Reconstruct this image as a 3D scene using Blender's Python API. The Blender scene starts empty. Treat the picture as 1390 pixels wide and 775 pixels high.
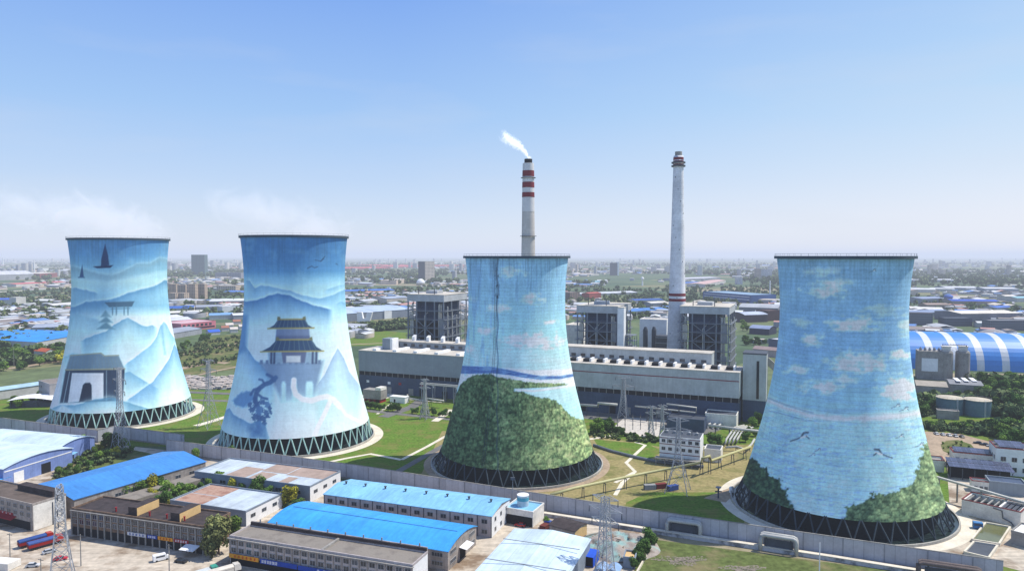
import bpy, math, random
import numpy as np
from mathutils import Vector, Matrix
random.seed(7); RNG = np.random.default_rng(7)
PI = math.pi; R = math.radians
sc = bpy.context.scene
C = sc.collection

# ------------------------------------------------------------------ camera
FOC = 964.0; CAMZ = 105.0; PITCH = math.atan((387.5-347.0)/FOC)
cam = bpy.data.cameras.new('camera'); camo = bpy.data.objects.new('camera', cam); C.objects.link(camo)
cam.sensor_width = 36.0; cam.lens = FOC/1390*36; cam.clip_start = 1; cam.clip_end = 120000
camo.location = (0, 0, CAMZ); camo.rotation_euler = (PI/2-PITCH, 0, 0)
sc.camera = camo
CP, SP = math.cos(PITCH), math.sin(PITCH)
def at(px, py, z=0.0):
    """survey helper: the spot at height z seen on the drone picture at (px, py)"""
    a = (px-695)/FOC; b = -(py-387.5)/FOC
    dx, dy, dz = a, CP+b*SP, -SP+b*CP
    t = (z-CAMZ)/dz
    return Vector((dx*t, dy*t, z))
def topz(px, py, D):
    """height of something at distance D whose top shows at row py"""
    b = -(py-387.5)/FOC
    return CAMZ+D*(-SP+b*CP)/(CP+b*SP)

# ------------------------------------------------------------------ render settings, sun and sky
sc.view_settings.view_transform = 'Standard'; sc.view_settings.look = 'None'
sc.view_settings.exposure = 0; sc.view_settings.gamma = 1
sc.cycles.use_denoising = True
sc.cycles.max_bounces = 6; sc.cycles.diffuse_bounces = 3; sc.cycles.glossy_bounces = 2
sc.cycles.transparent_max_bounces = 12; sc.cycles.volume_bounces = 0
sc.cycles.volume_step_rate = 1.0; sc.cycles.volume_max_steps = 256
sc.cycles.sample_clamp_indirect = 6
SUN_EL, SUN_AZ = R(58), R(77)          # sun high over the right side
w = bpy.data.worlds.new('World'); sc.world = w; w.use_nodes = True
nt = w.node_tree; bg = nt.nodes['Background']
sky = nt.nodes.new('ShaderNodeTexSky'); sky.sky_type = 'NISHITA'; sky.sun_disc = False
sky.sun_elevation = SUN_EL; sky.sun_rotation = SUN_AZ; sky.air_density = 1.0; sky.dust_density = 0.6; sky.ozone_density = 2.2; sky.altitude = 100
bg.inputs['Strength'].default_value = 0.12
def wn(t, **k):
    x = nt.nodes.new(t)
    for a, b in k.items(): setattr(x, a, b)
    return x
def wmix(f, a, b, blend='MIX'):
    x = wn('ShaderNodeMix', data_type='RGBA', blend_type=blend)
    for s, v in ((0, f), (6, a), (7, b)):
        if isinstance(v, bpy.types.NodeSocket): nt.links.new(v, x.inputs[s])
        else: x.inputs[s].default_value = v if s == 0 else (*v, 1)
    return x.outputs[2]
def slin(c): return tuple((v/255/12.92 if v <= 10 else ((v/255+.055)/1.055)**2.4) for v in c)
def wramp(sock, stops):
    x = wn('ShaderNodeValToRGB'); e = x.color_ramp.elements
    while len(e) < len(stops): e.new(.5)
    for q, (p, c) in zip(e, stops): q.position = p; q.color = (*slin(c), 1)
    nt.links.new(sock, x.inputs[0]); return x.outputs[0]
tcw = wn('ShaderNodeTexCoord'); sep = wn('ShaderNodeSeparateXYZ'); nt.links.new(tcw.outputs['Generated'], sep.inputs[0])
# clear summer sky: pale over the plain, deeper overhead, brighter towards the sun
g_left = wramp(sep.outputs[2], [(0,(232,238,252)),(.04,(218,232,252)),(.10,(194,219,252)),(.19,(164,204,252)),(.34,(128,174,248)),(.6,(116,150,216)),(1,(100,130,192))])
g_right = wramp(sep.outputs[2], [(0,(246,246,254)),(.05,(238,241,253)),(.12,(216,233,252)),(.20,(192,224,253)),(.34,(168,206,251)),(.6,(130,162,222)),(1,(104,134,194))])
mr = wn('ShaderNodeMapRange'); nt.links.new(sep.outputs[0], mr.inputs[0]); mr.inputs[1].default_value = -.15; mr.inputs[2].default_value = .62
haze_noise = wn('ShaderNodeTexNoise'); haze_noise.inputs['Scale'].default_value = 3.0; haze_noise.inputs['Detail'].default_value = 5
mpw = wn('ShaderNodeMapping'); mpw.inputs['Scale'].default_value = (1,1,5); nt.links.new(tcw.outputs['Generated'], mpw.inputs[0]); nt.links.new(mpw.outputs[0], haze_noise.inputs['Vector'])
grad = wmix(mr.outputs[0], g_left, g_right)
veil = wn('ShaderNodeMapRange'); nt.links.new(haze_noise.outputs[0], veil.inputs[0]); veil.inputs[1].default_value = .5; veil.inputs[2].default_value = .8; veil.inputs[3].default_value = 0; veil.inputs[4].default_value = .3
grad = wmix(veil.outputs[0], grad, slin((216,224,240)))
# unseen sky behind the viewer is brightened to fill the shaded fronts
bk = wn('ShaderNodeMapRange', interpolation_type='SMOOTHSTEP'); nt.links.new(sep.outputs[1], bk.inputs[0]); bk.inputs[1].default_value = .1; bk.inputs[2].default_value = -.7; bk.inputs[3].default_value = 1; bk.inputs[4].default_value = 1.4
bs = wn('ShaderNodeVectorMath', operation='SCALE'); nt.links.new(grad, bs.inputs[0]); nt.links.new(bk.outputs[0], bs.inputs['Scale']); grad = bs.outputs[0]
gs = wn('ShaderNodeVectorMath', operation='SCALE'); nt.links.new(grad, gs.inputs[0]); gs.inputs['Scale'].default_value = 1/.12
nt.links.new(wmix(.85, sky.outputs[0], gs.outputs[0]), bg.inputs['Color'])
sl = bpy.data.lights.new('sun', 'SUN'); sl.energy = 5.4; sl.angle = R(0.53); sl.color = (1, .95, .86)
so = bpy.data.objects.new('sun', sl); C.objects.link(so)
sd = Vector((math.cos(SUN_EL)*math.sin(SUN_AZ), math.cos(SUN_EL)*math.cos(SUN_AZ), math.sin(SUN_EL)))
so.rotation_euler = sd.to_track_quat('Z', 'Y').to_euler(); so.location = (300, 0, 600)

# ------------------------------------------------------------------ colours and materials
def lin(c): c = c/255.0; return c/12.92 if c <= .04045 else ((c+.055)/1.055)**2.4
def S(r, g, b, k=1.0): return (min(lin(r)*k, .92), min(lin(g)*k, .92), min(lin(b)*k, .92))
def mat(name, col, var=.18, scale=.35, rough=.8, spec=.25, metal=0, seam=None, stain=.25, stain_col=None, bump=0, attr=None, rand=0, streak=None):
    """procedural surface: fine mottling, larger stains, optional sheet seams (axis, period, darkness)"""
    m = bpy.data.materials.new(name); m.use_nodes = True; n = m.node_tree.nodes; l = m.node_tree.links
    p = n['Principled BSDF']; p.inputs['Roughness'].default_value = rough; p.inputs['Metallic'].default_value = metal
    p.inputs['Specular IOR Level'].default_value = spec
    tc = n.new('ShaderNodeTexCoord')
    def noise(s, det=4, r=.6):
        x = n.new('ShaderNodeTexNoise'); x.inputs['Scale'].default_value = s; x.inputs['Detail'].default_value = det; x.inputs['Roughness'].default_value = r
        l.new(tc.outputs['Object'], x.inputs['Vector']); return x.outputs[0]
    def ramp(v, a, b, ca, cb):
        x = n.new('ShaderNodeMapRange'); l.new(v, x.inputs[0]); x.inputs[1].default_value = a; x.inputs[2].default_value = b
        x.inputs[3].default_value = ca; x.inputs[4].default_value = cb; return x.outputs[0]
    def mult(colout, f):
        x = n.new('ShaderNodeMix'); x.data_type = 'RGBA'; x.blend_type = 'MULTIPLY'; x.inputs[0].default_value = 1
        l.new(colout, x.inputs[6]); l.new(f, x.inputs[7]); return x.outputs[2]
    if attr:
        a = n.new('ShaderNodeAttribute'); a.attribute_name = attr; c = a.outputs['Color']
    else:
        a = n.new('ShaderNodeRGB'); a.outputs[0].default_value = (*col, 1); c = a.outputs[0]
    c = mult(c, ramp(noise(scale*6, 5), .3, .7, 1-var, 1+var))
    if stain:
        sn = noise(scale*.8, 5, .65)
        if stain_col is None: c = mult(c, ramp(sn, .35, .7, 1, 1-stain))
        else:
            x = n.new('ShaderNodeMix'); x.data_type = 'RGBA'; l.new(ramp(sn, .48, .62, 0, stain), x.inputs[0]); l.new(c, x.inputs[6]); x.inputs[7].default_value = (*stain_col, 1); c = x.outputs[2]
    sp = n.new('ShaderNodeSeparateXYZ'); l.new(tc.outputs['Object'], sp.inputs[0])
    if seam:
        for ax, per, dk, wd in ([seam] if isinstance(seam[0], str) else seam):
            d = n.new('ShaderNodeMath'); d.operation = 'DIVIDE'; l.new(sp.outputs['XYZ'.index(ax)], d.inputs[0]); d.inputs[1].default_value = per
            f = n.new('ShaderNodeMath'); f.operation = 'FRACT'; l.new(d.outputs[0], f.inputs[0])
            g = n.new('ShaderNodeMath'); g.operation = 'LESS_THAN'; l.new(f.outputs[0], g.inputs[0]); g.inputs[1].default_value = wd/per
            c = mult(c, ramp(g.outputs[0], 0, 1, 1, 1-dk))
            # each sheet weathers a little differently
            fl = n.new('ShaderNodeMath'); fl.operation = 'FLOOR'; l.new(d.outputs[0], fl.inputs[0])
            wn = n.new('ShaderNodeTexWhiteNoise'); wn.noise_dimensions = '1D'; l.new(fl.outputs[0], wn.inputs['W'])
            c = mult(c, ramp(wn.outputs[0], 0, 1, 1-dk*.35, 1+dk*.2))
    if streak:
        mp = n.new('ShaderNodeMapping'); mp.inputs['Scale'].default_value = streak[:3]; l.new(tc.outputs['Object'], mp.inputs[0])
        x = n.new('ShaderNodeTexNoise'); x.inputs['Scale'].default_value = 1; x.inputs['Detail'].default_value = 5; x.inputs['Roughness'].default_value = .7; l.new(mp.outputs[0], x.inputs['Vector'])
        c = mult(c, ramp(x.outputs[0], .38, .68, 1+streak[3]*.35, 1-streak[3]))
    if rand:
        oi = n.new('ShaderNodeObjectInfo'); c = mult(c, ramp(oi.outputs['Random'], 0, 1, 1-rand, 1+rand))
    l.new(c, p.inputs['Base Color'])
    if bump:
        b = n.new('ShaderNodeBump'); b.inputs['Strength'].default_value = bump; b.inputs['Distance'].default_value = .3
        l.new(noise(scale*8, 6), b.inputs['Height']); l.new(b.outputs[0], p.inputs['Normal'])
    return m

# ------------------------------------------------------------------ mesh helpers
class MB:
    def __init__(s): s.v = []; s.f = []; s.m = []
    def add(s, vs, fs, m=0):
        o = len(s.v); s.v += [tuple(p) for p in vs]; s.f += [tuple(i+o for i in f) for f in fs]; s.m += [m]*len(fs); return s
    def box(s, x0, x1, y0, y1, z0, z1, m=0):
        return s.add([(x0,y0,z0),(x1,y0,z0),(x1,y1,z0),(x0,y1,z0),(x0,y0,z1),(x1,y0,z1),(x1,y1,z1),(x0,y1,z1)],
                     [(3,2,1,0),(4,5,6,7),(0,1,5,4),(1,2,6,5),(2,3,7,6),(3,0,4,7)], m)
    def prism(s, pts, z0, z1, m=0):
        n = len(pts)
        return s.add([(p[0],p[1],z0) for p in pts]+[(p[0],p[1],z1) for p in pts],
                     [tuple(range(n-1,-1,-1)), tuple(range(n,2*n))]+[(i,(i+1)%n,(i+1)%n+n,i+n) for i in range(n)], m)
    def extr(s, prof, axis, a, b, m=0):
        """closed profile in (other axis, z) swept along x or y"""
        n = len(prof); mk = (lambda t, p: (t, p[0], p[1])) if axis == 'x' else (lambda t, p: (p[0], t, p[1]))
        fs = [tuple(range(n-1,-1,-1)), tuple(range(n,2*n))]+[(i,(i+1)%n,(i+1)%n+n,i+n) for i in range(n)]
        if axis == 'y': fs = [f[::-1] for f in fs]
        return s.add([mk(a,p) for p in prof]+[mk(b,p) for p in prof], fs, m)
    def bar(s, p, q, w, m=0, h=None):
        p = Vector(p); q = Vector(q); d = q-p
        if d.length < 1e-6: return s
        d.normalize(); up = Vector((0,0,1)) if abs(d.z) < .95 else Vector((1,0,0))
        a = d.cross(up).normalized()*w/2; b = a.cross(d).normalized()*(h or w)/2
        return s.add([p-a-b,p+a-b,p+a+b,p-a+b,q-a-b,q+a-b,q+a+b,q-a+b],
                     [(0,1,2,3),(7,6,5,4),(0,4,5,1),(1,5,6,2),(2,6,7,3),(3,7,4,0)], m)
    def tube(s, pts, r, n=8, m=0):
        pts = [Vector(p) for p in pts]; k = len(pts); rs = r if isinstance(r, (list, tuple)) else [r]*k; vs = []
        for i, p in enumerate(pts):
            d = ((pts[min(i+1,k-1)]-p).normalized()+(p-pts[max(i-1,0)]).normalized()).normalized()
            up = Vector((0,0,1)) if abs(d.z) < .9 else Vector((1,0,0))
            a = d.cross(up).normalized(); b = a.cross(d)
            vs += [p+(a*math.cos(t*2*PI/n)+b*math.sin(t*2*PI/n))*rs[i] for t in range(n)]
        fs = [(i*n+j, i*n+(j+1)%n, (i+1)*n+(j+1)%n, (i+1)*n+j) for i in range(k-1) for j in range(n)]
        fs += [tuple(range(n-1,-1,-1)), tuple((k-1)*n+j for j in range(n))]
        return s.add(vs, fs, m)
    def lathe(s, prof, n=32, m=0, c=(0,0), cap=True):
        k = len(prof); vs = [(c[0]+r*math.cos(2*PI*j/n), c[1]+r*math.sin(2*PI*j/n), z) for r, z in prof for j in range(n)]
        fs = [(i*n+j, i*n+(j+1)%n, (i+1)*n+(j+1)%n, (i+1)*n+j) for i in range(k-1) for j in range(n)]
        if cap: fs += [tuple(range(n-1,-1,-1)), tuple((k-1)*n+j for j in range(n))]
        return s.add(vs, fs, m)
    def quad(s, *p, m=0): return s.add(p, [tuple(range(len(p)))], m)
    def mesh(s, name, mats, smooth=False):
        me = bpy.data.meshes.new(name); me.from_pydata(s.v, [], s.f)
        for x in (mats if isinstance(mats, (list, tuple)) else [mats]): me.materials.append(x)
        me.polygons.foreach_set('material_index', s.m)
        if smooth: me.polygons.foreach_set('use_smooth', [True]*len(s.f))
        me.update(); return me
    def build(s, name, mats, parent=None, label=None, smooth=False, loc=None, rz=0):
        return link(name, s.mesh(name, mats, smooth), parent, label, loc, rz)
def link(name, me, parent=None, label=None, loc=None, rz=0):
    o = bpy.data.objects.new(name, me); C.objects.link(o); o.parent = parent
    if label: o['label'] = label
    if loc is not None: o.location = loc
    if rz: o.rotation_euler = (0, 0, rz)
    return o
def tag(o, label, cat, group=None, kind=None):
    o['label'] = label; o['category'] = cat
    if group: o['group'] = group
    if kind: o['kind'] = kind
    return o
def thing(name, label, cat, loc=(0,0,0), rz=0, group=None):
    o = bpy.data.objects.new(name, None); C.objects.link(o); o.location = loc; o.rotation_euler = (0,0,rz); o.empty_display_size = 1
    return tag(o, label, cat, group)
def struct(name, mb, m, loc=None, smooth=False):
    o = mb.build(name, m, None, smooth=smooth, loc=loc); o['kind'] = 'structure'; return o
KIDS = {}
def dup(root, loc, rz=0, label=None, group=None, scale=None):
    """a copy of a thing together with copies of its parts"""
    def cp(o, par):
        c = o.copy(); C.objects.link(c); c.parent = par
        for ch in o.children: cp(ch, c)
        return c
    r = cp(root, None); r.location = loc; r.rotation_euler = (0,0,rz)
    if scale is not None: r.scale = (scale,)*3 if isinstance(scale, (int, float)) else scale
    if label: r['label'] = label
    if group: r['group'] = group
    return r
def npmesh(name, V, F, mats, col=None, smooth=False):
    """mesh from numpy arrays; F is (n,4) or (n,3); col is per vertex linear rgb"""
    me = bpy.data.meshes.new(name); k = F.shape[1]
    me.vertices.add(len(V)); me.vertices.foreach_set('co', V.astype(np.float32).ravel())
    me.loops.add(F.size); me.loops.foreach_set('vertex_index', F.astype(np.int32).ravel())
    me.polygons.add(len(F)); me.polygons.foreach_set('loop_start', np.arange(0, F.size, k, dtype=np.int32))
    for x in (mats if isinstance(mats, (list, tuple)) else [mats]): me.materials.append(x)
    me.update(calc_edges=True)
    if smooth: me.polygons.foreach_set('use_smooth', np.ones(len(F), dtype=bool))
    if col is not None:
        a = me.color_attributes.new('Col', 'FLOAT_COLOR', 'POINT')
        a.data.foreach_set('color', np.concatenate([col, np.ones((len(col),1))], 1).astype(np.float32).ravel())
    me.validate(); return me
# ------------------------------------------------------------------ painter for the murals on the cooling towers
def h2(ix, iy, s=0):
    n = (ix.astype(np.int64)*374761393+iy.astype(np.int64)*668265263+s*1442695)&0x7fffffff
    n = ((n^(n>>13))*1274126177)&0x7fffffff
    return ((n^(n>>16))&0xffff)/65535.0
def vnoise(x, y, s=0):
    ix, iy = np.floor(x), np.floor(y); fx, fy = x-ix, y-iy; fx = fx*fx*(3-2*fx); fy = fy*fy*(3-2*fy)
    a, b, c, d = h2(ix,iy,s), h2(ix+1,iy,s), h2(ix,iy+1,s), h2(ix+1,iy+1,s)
    return (a*(1-fx)+b*fx)*(1-fy)+(c*(1-fx)+d*fx)*fy
def fbm(x, y, s=0, o=4):
    t = 0; a = .5
    for i in range(o): t = t+a*vnoise(x*2**i, y*2**i, s+i); a *= .5
    return t/(1-.5**o)
def clumps(x, y, s, sd):
    """rounded leafy crowns, lit from above: returns light 0..1 and a value per crown"""
    X, Y = x/s, y/(s*1.1); ix, iy = np.floor(X), np.floor(Y); best = np.full(len(x), 9.); dy = np.zeros(len(x)); val = np.zeros(len(x))
    for i in (-1,0,1):
        for j in (-1,0,1):
            cx, cy = ix+i+h2(ix+i,iy+j,sd), iy+j+h2(ix+i,iy+j,sd+1); d = np.hypot(X-cx, Y-cy); k = d < best
            best = np.where(k, d, best); dy = np.where(k, Y-cy, dy); val = np.where(k, h2(ix+i,iy+j,sd+2), val)
    return np.clip(.75-best*.75-dy*.5, 0, 1), val
class Paint:
    def __init__(s, x, y): s.x = x; s.y = y; s.c = np.zeros((len(x),3))
    def grad(s, stops):
        ys = [a for a, _ in stops]; s.c = np.stack([np.interp(s.y, ys, [c[k] for _, c in stops]) for k in range(3)], 1)
    def mix(s, a, col):
        a = np.clip(a, 0, 1)[:,None]; s.c = s.c*(1-a)+np.array(col, float)*a
    def seg(s, pts, closed=True):
        d = np.full(len(s.x), 1e9); P = pts+[pts[0]] if closed else pts
        for (x0,y0),(x1,y1) in zip(P[:-1], P[1:]):
            dx, dy = x1-x0, y1-y0; t = np.clip(((s.x-x0)*dx+(s.y-y0)*dy)/(dx*dx+dy*dy+1e-9), 0, 1)
            d = np.minimum(d, np.hypot(s.x-x0-t*dx, s.y-y0-t*dy))
        return d
    def inside(s, pts):
        r = np.zeros(len(s.x), bool); n = len(pts)
        for i in range(n):
            (x0,y0),(x1,y1) = pts[i], pts[(i+1)%n]
            if y0 == y1: continue
            r ^= ((y0 > s.y) != (y1 > s.y)) & (s.x < (x1-x0)*(s.y-y0)/(y1-y0)+x0)
        return r
    def poly(s, pts, col, a=1, soft=2.5, rag=0, seed=0):
        d = s.seg(pts); sd = np.where(s.inside(pts), d, -d)
        if rag: sd = sd+(fbm(s.x/9, s.y/9, seed)-.5)*rag*2
        s.mix(a*(.5+sd/soft), col); return sd
    def line(s, pts, wd, col, a=1, soft=2.5): s.mix(a*np.clip(.5+(wd/2-s.seg(pts, False))/soft, 0, 1), col)
    def ridge(s, pts, depth, col, a=1, soft=4, hi=None):
        xs = [p[0] for p in pts]; yr = np.interp(s.x, xs, [p[1] for p in pts])+(fbm(s.x/14, s.x*0+3, 5)-.5)*4
        d = s.y-yr; ends = np.clip((s.x-xs[0])/18, 0, 1)*np.clip((xs[-1]-s.x)/18, 0, 1)
        if hi is not None: s.mix(a*.55*ends*np.exp(-np.abs(d+4)/6.0), hi)
        s.mix(a*ends*np.clip(.5+d/soft, 0, 1)*np.exp(-np.maximum(d,0)/depth)*(.85+.3*fbm(s.x/10, s.y/25, 9)), col)
    def cloud(s, cx, cy, rx, ry, col, a=.8, seed=1):
        d = np.hypot((s.x-cx)/rx, (s.y-cy)/ry); n = fbm(s.x/16+seed*7, s.y/9, seed)
        s.mix(min(1,a*1.2)*np.clip((1.3-d)*1.3+(n-.5)*2.3-.25, 0, 1), col)

def mural_one(x, y):                    # sailing boats, misty ridges, pavilion and a gate house
    p = Paint(x, y)
    p.grad([(30,(52,128,196)),(95,(72,150,212)),(150,(120,186,226)),(190,(176,220,240)),(235,(150,205,235)),(280,(120,182,220)),(320,(214,236,246)),(370,(206,234,242)),(480,(206,236,240)),(620,(230,244,249)),(700,(236,247,251))])
    n = fbm(x/45, y/30, 2); p.mix((n-.5)*.5, (235,245,250))
    p.ridge([(60,150),(105,138),(150,152),(205,166),(250,172),(300,150),(335,132),(385,128),(420,108),(470,118)], 34, (128,166,190), .8, 10, (205,225,235))
    p.ridge([(60,176),(150,186),(230,192),(320,180),(400,160),(470,150)], 30, (190,225,240), .7, 14)
    p.ridge([(90,222),(112,214),(140,222),(200,236)], 40, (86,150,200), .85, 6, (222,240,248))
    p.ridge([(60,292),(112,284),(150,268),(205,262),(250,257),(300,236),(370,218),(410,206),(436,188),(480,196)], 34, (62,136,194), .95, 6, (230,244,250))
    p.ridge([(60,330),(120,310),(190,330),(230,345)], 50, (120,180,212), .7, 12)
    p.ridge([(130,408),(190,384),(225,372),(252,352),(285,330),(303,324),(330,338),(352,352),(372,356),(392,350),(412,362)], 42, (92,158,202), .95, 4, (228,244,250))
    p.ridge([(285,500),(340,460),(385,425),(408,395),(420,356),(434,338),(446,350),(458,378),(480,410),(500,450)], 70, (118,178,222), .95, 4, (238,248,252))
    p.mix(.5*np.clip(1-np.abs(x-(425+(y-345)*.12))/8, 0, 1)*((y > 350) & (y < 460)), (80,146,200))
    p.ridge([(280,524),(312,520),(350,545),(380,562),(420,585)], 46, (96,164,212), .9, 4)
    p.ridge([(290,630),(340,596),(395,555),(432,505),(455,470),(472,420),(500,470),(540,600)], 74, (88,152,210), .9, 4, (240,250,252))
    p.ridge([(60,470),(105,452),(150,460),(230,500)], 30, (96,150,186), .5, 8)
    # small pagoda and water pavilion
    for pts in ([(222,296),(244,322),(204,322)], [(224,318),(250,342),(198,342)], [(224,338),(258,366),(190,366)]): p.poly(pts, (88,140,168), .8, 6)
    p.poly([(218,268),(328,264),(318,284),(236,286)], (62,104,136), .95, 3)
    for xx in (248,262,290,304): p.line([(xx,284),(xx,314)], 5, (82,124,154), .9)
    p.line([(242,292),(310,290)], 3, (82,124,154), .8)
    p.mix(.5*np.exp(-((x-275)/50)**2-((y-316)/8)**2), (205,228,236))
    # gate house
    p.poly([(84,512),(82,622),(50,640),(66,512)], (190,225,232), .5, 8)
    p.poly([(78,512),(292,510),(286,624),(56,634)], (44,62,92), .95, 5)
    p.poly([(101,524),(215,524),(215,618),(86,632)], (226,230,240), 1, 2.5)
    p.poly([(140,568),(148,560),(166,559),(172,568),(173,622),(126,630)], (34,46,72), 1, 2.5)
    p.poly([(268,510),(281,510),(283,626),(270,626)], (224,226,236), 1, 2.5)
    p.line([(226,516),(226,624)], 3, (150,170,190), .8); p.line([(92,520),(70,630)], 2.5, (190,205,215), .8)
    p.poly([(94,462),(206,452),(216,462),(270,460),(292,510),(78,514)], (104,130,156), .95, 5)
    for k in range(16): p.line([(98+k*11,462),(84+k*13,512)], 1.6, (120,130,130), .6)
    p.line([(78,513),(292,509)], 5, (164,150,120), .95); p.line([(94,461),(206,452),(218,462),(270,460)], 4, (160,150,124), .9)
    # hill at the foot
    p.ridge([(20,655),(60,640),(110,640),(150,630),(190,618),(235,612),(280,622),(330,640),(400,660)], 30, (84,152,192), .9, 4, (206,232,240))
    p.poly([(24,672),(66,636),(110,662),(60,690)], (206,220,240), .7, 8)
    # boats
    p.poly([(221,54),(232,100),(236,134),(206,138),(207,112)], (28,64,118), 1, 2.5); p.poly([(176,138),(250,134),(240,143),(192,145)], (24,52,100), 1, 2.5)
    p.poly([(138,130),(144,176),(128,177)], (40,86,140), .95, 2.5); p.line([(124,178),(146,178)], 3, (40,86,140))
    p.mix(.22*np.clip((fbm(x/3.2, y/70+1, 95)-.5)*5, 0, 1)*np.clip((190-y)/160, 0, 1)*np.clip((y-22)/8, 0, 1), (58,86,112))
    return p.c
def mural_two(x, y):                    # gate tower in the mist over a white river
    p = Paint(x, y)
    p.grad([(20,(36,116,186)),(90,(44,126,194)),(140,(58,140,204)),(165,(120,184,226)),(190,(160,208,236)),(230,(150,202,234)),(275,(176,218,242)),(320,(204,232,246)),(430,(206,232,246)),(520,(200,232,242)),(610,(204,236,240)),(700,(220,242,245))])
    p.mix((fbm(x/40, y/26, 3)-.5)*.45, (235,246,250))
    p.ridge([(100,168),(118,172),(135,196),(160,188),(200,194),(250,206),(300,222),(350,232),(400,216),(450,190)], 24, (78,148,206), .75, 5, (232,244,250))
    p.ridge([(60,232),(105,240),(150,234),(180,222),(210,213),(245,220),(285,236),(330,254),(392,268)], 34, (40,112,184), .95, 4, (226,242,250))
    p.ridge([(400,250),(420,240),(450,250)], 16, (90,160,214), .8, 4); p.ridge([(360,206),(385,196),(420,186),(450,180)], 12, (100,166,216), .7, 4)
    p.poly([(60,270),(114,285),(108,400),(60,430)], (70,136,198), .8, 12)
    p.ridge([(40,420),(92,372),(112,395),(135,430),(160,448),(180,470),(205,505)], 60, (72,138,196), .9, 5)
    p.ridge([(330,530),(365,480),(390,425),(408,394),(428,425),(446,470),(490,530)], 80, (140,166,208), .9, 5, (232,242,250))
    # gate tower
    p.poly([(150,440),(362,434),(346,500),(330,560),(222,570),(192,505)], (118,144,184), .85, 12)
    for k in range(11): p.poly([(152+k*19,432),(162+k*19,432),(162+k*19,446),(152+k*19,446)], (96,120,162), .8, 3)
    p.poly([(176,404),(346,404),(344,442),(180,444)], (136,162,192), .55, 4)
    p.poly([(222,400),(306,400),(300,442),(228,442)], (92,102,142), .95, 4)
    for xx in (190,200,326,338): p.line([(xx,404),(xx-1,442)], 7, (62,78,120), .9)
    p.poly([(238,418),(286,418),(286,440),(238,440)], (198,196,208), .9, 4)
    p.poly([(206,330),(314,328),(318,376),(202,378)], (110,126,170), .95, 4); p.poly([(206,352),(316,352),(318,376),(202,378)], (88,100,144), .8, 5)
    for a, b, c, d, e, f in ((178,328,212,299,330,300), (154,404,208,366,362,322)):
        pts = [(a,b+2),((a+c)/2+4,(b+d)/2+4),(c,d),(f,d-1),((e+f)/2-4,(b+d)/2+4),(e,b)]
        p.poly(pts, (42,74,116), 1, 3)
        for k in range(9): xx = c+(f-c)*k/8; p.line([(xx,d+2),(xx+(xx-(c+f)/2)*.25,b-3)], 2.5, (104,128,140), .6)
        p.line([(a,b+1),(e,b-1)], 4.5, (178,152,74), .95); p.line([(c,d),(f,d-1)], 5, (172,150,82), .95)
        p.poly([(c-2,d-10),(c+7,d-8),(c+8,d+2),(c-4,d+2)], (120,116,84), .9, 3); p.poly([(f+2,d-10),(f-7,d-8),(f-8,d+2),(f+4,d+2)], (120,116,84), .9, 3)
    p.mix(.75*np.exp(-((x-275)/95)**2-((y-575)/36)**2), (190,226,238))
    for a, b in ((222,238),(258,274),(302,328)): p.poly([(a,572),(a,512),(a+4,502),(b-4,502),(b,512),(b,570)], (180,226,240), .8, 6)
    # twisted tree
    p.poly([(60,566),(78,548),(96,536),(118,534),(132,548),(140,560),(120,578),(96,590),(74,582)], (84,142,198), .75, 7, 6, 6)
    dk = (52,98,156)
    for q, wd in (([(204,490),(186,506),(168,512),(152,524),(140,540),(136,566)],15), ([(176,480),(192,488),(200,500)],10), ([(168,512),(160,498),(150,496)],7), ([(152,524),(132,530),(122,546)],9), ([(140,540),(160,556),(176,560)],8), ([(136,560),(146,590),(150,620),(148,650)],14)): p.line(q, wd, dk, .92, 4)
    for cx_, cy_, r_ in ((140,578,14),(160,570,13),(178,578,12),(184,592,9),(128,596,13),(150,600,17),(172,606,13),(136,618,13),(160,624,14),(178,618,8),(146,640,11),(120,580,9),(188,606,6),(166,640,8)):
        d = np.hypot(x-cx_, y-cy_)/r_; p.mix(.9*np.clip((1-d)*3+(fbm(x/5, y/5, 31)-.5)*4, 0, 1), (50,96,154) if (cx_+cy_)%3 else (70,122,178))
    p.ridge([(20,610),(52,590),(66,612),(90,624),(120,640),(152,632),(172,650),(186,700)], 44, (72,134,190), .9, 5)
    p.poly([(112,648),(166,644),(178,690),(120,690)], (66,122,180), .55, 14, 8, 2)
    # river
    p.line([(264,498),(262,520),(270,544),(290,560),(320,566),(350,556),(372,552),(394,562),(414,584)], 17, (246,250,254), 1, 5)
    p.line([(414,584),(436,612),(470,630),(500,640)], 9, (240,250,252), .8, 6)
    p.line([(384,566),(366,606),(344,650),(328,694)], 13, (248,251,254), 1, 5)
    for q in ([(308,132),(322,124),(332,130),(342,126)], [(334,104),(352,108),(366,92)], [(402,116),(407,119)]): p.line(q, 2.5, (40,70,110), .8)
    p.line([(352,108),(362,100)], 3, (40,70,110), .7)
    p.mix(.22*np.clip((fbm(x/3.2, y/70+5, 95)-.5)*5, 0, 1)*np.clip((180-y)/150, 0, 1)*np.clip((y-22)/8, 0, 1), (58,86,112))
    return p.c
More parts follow.
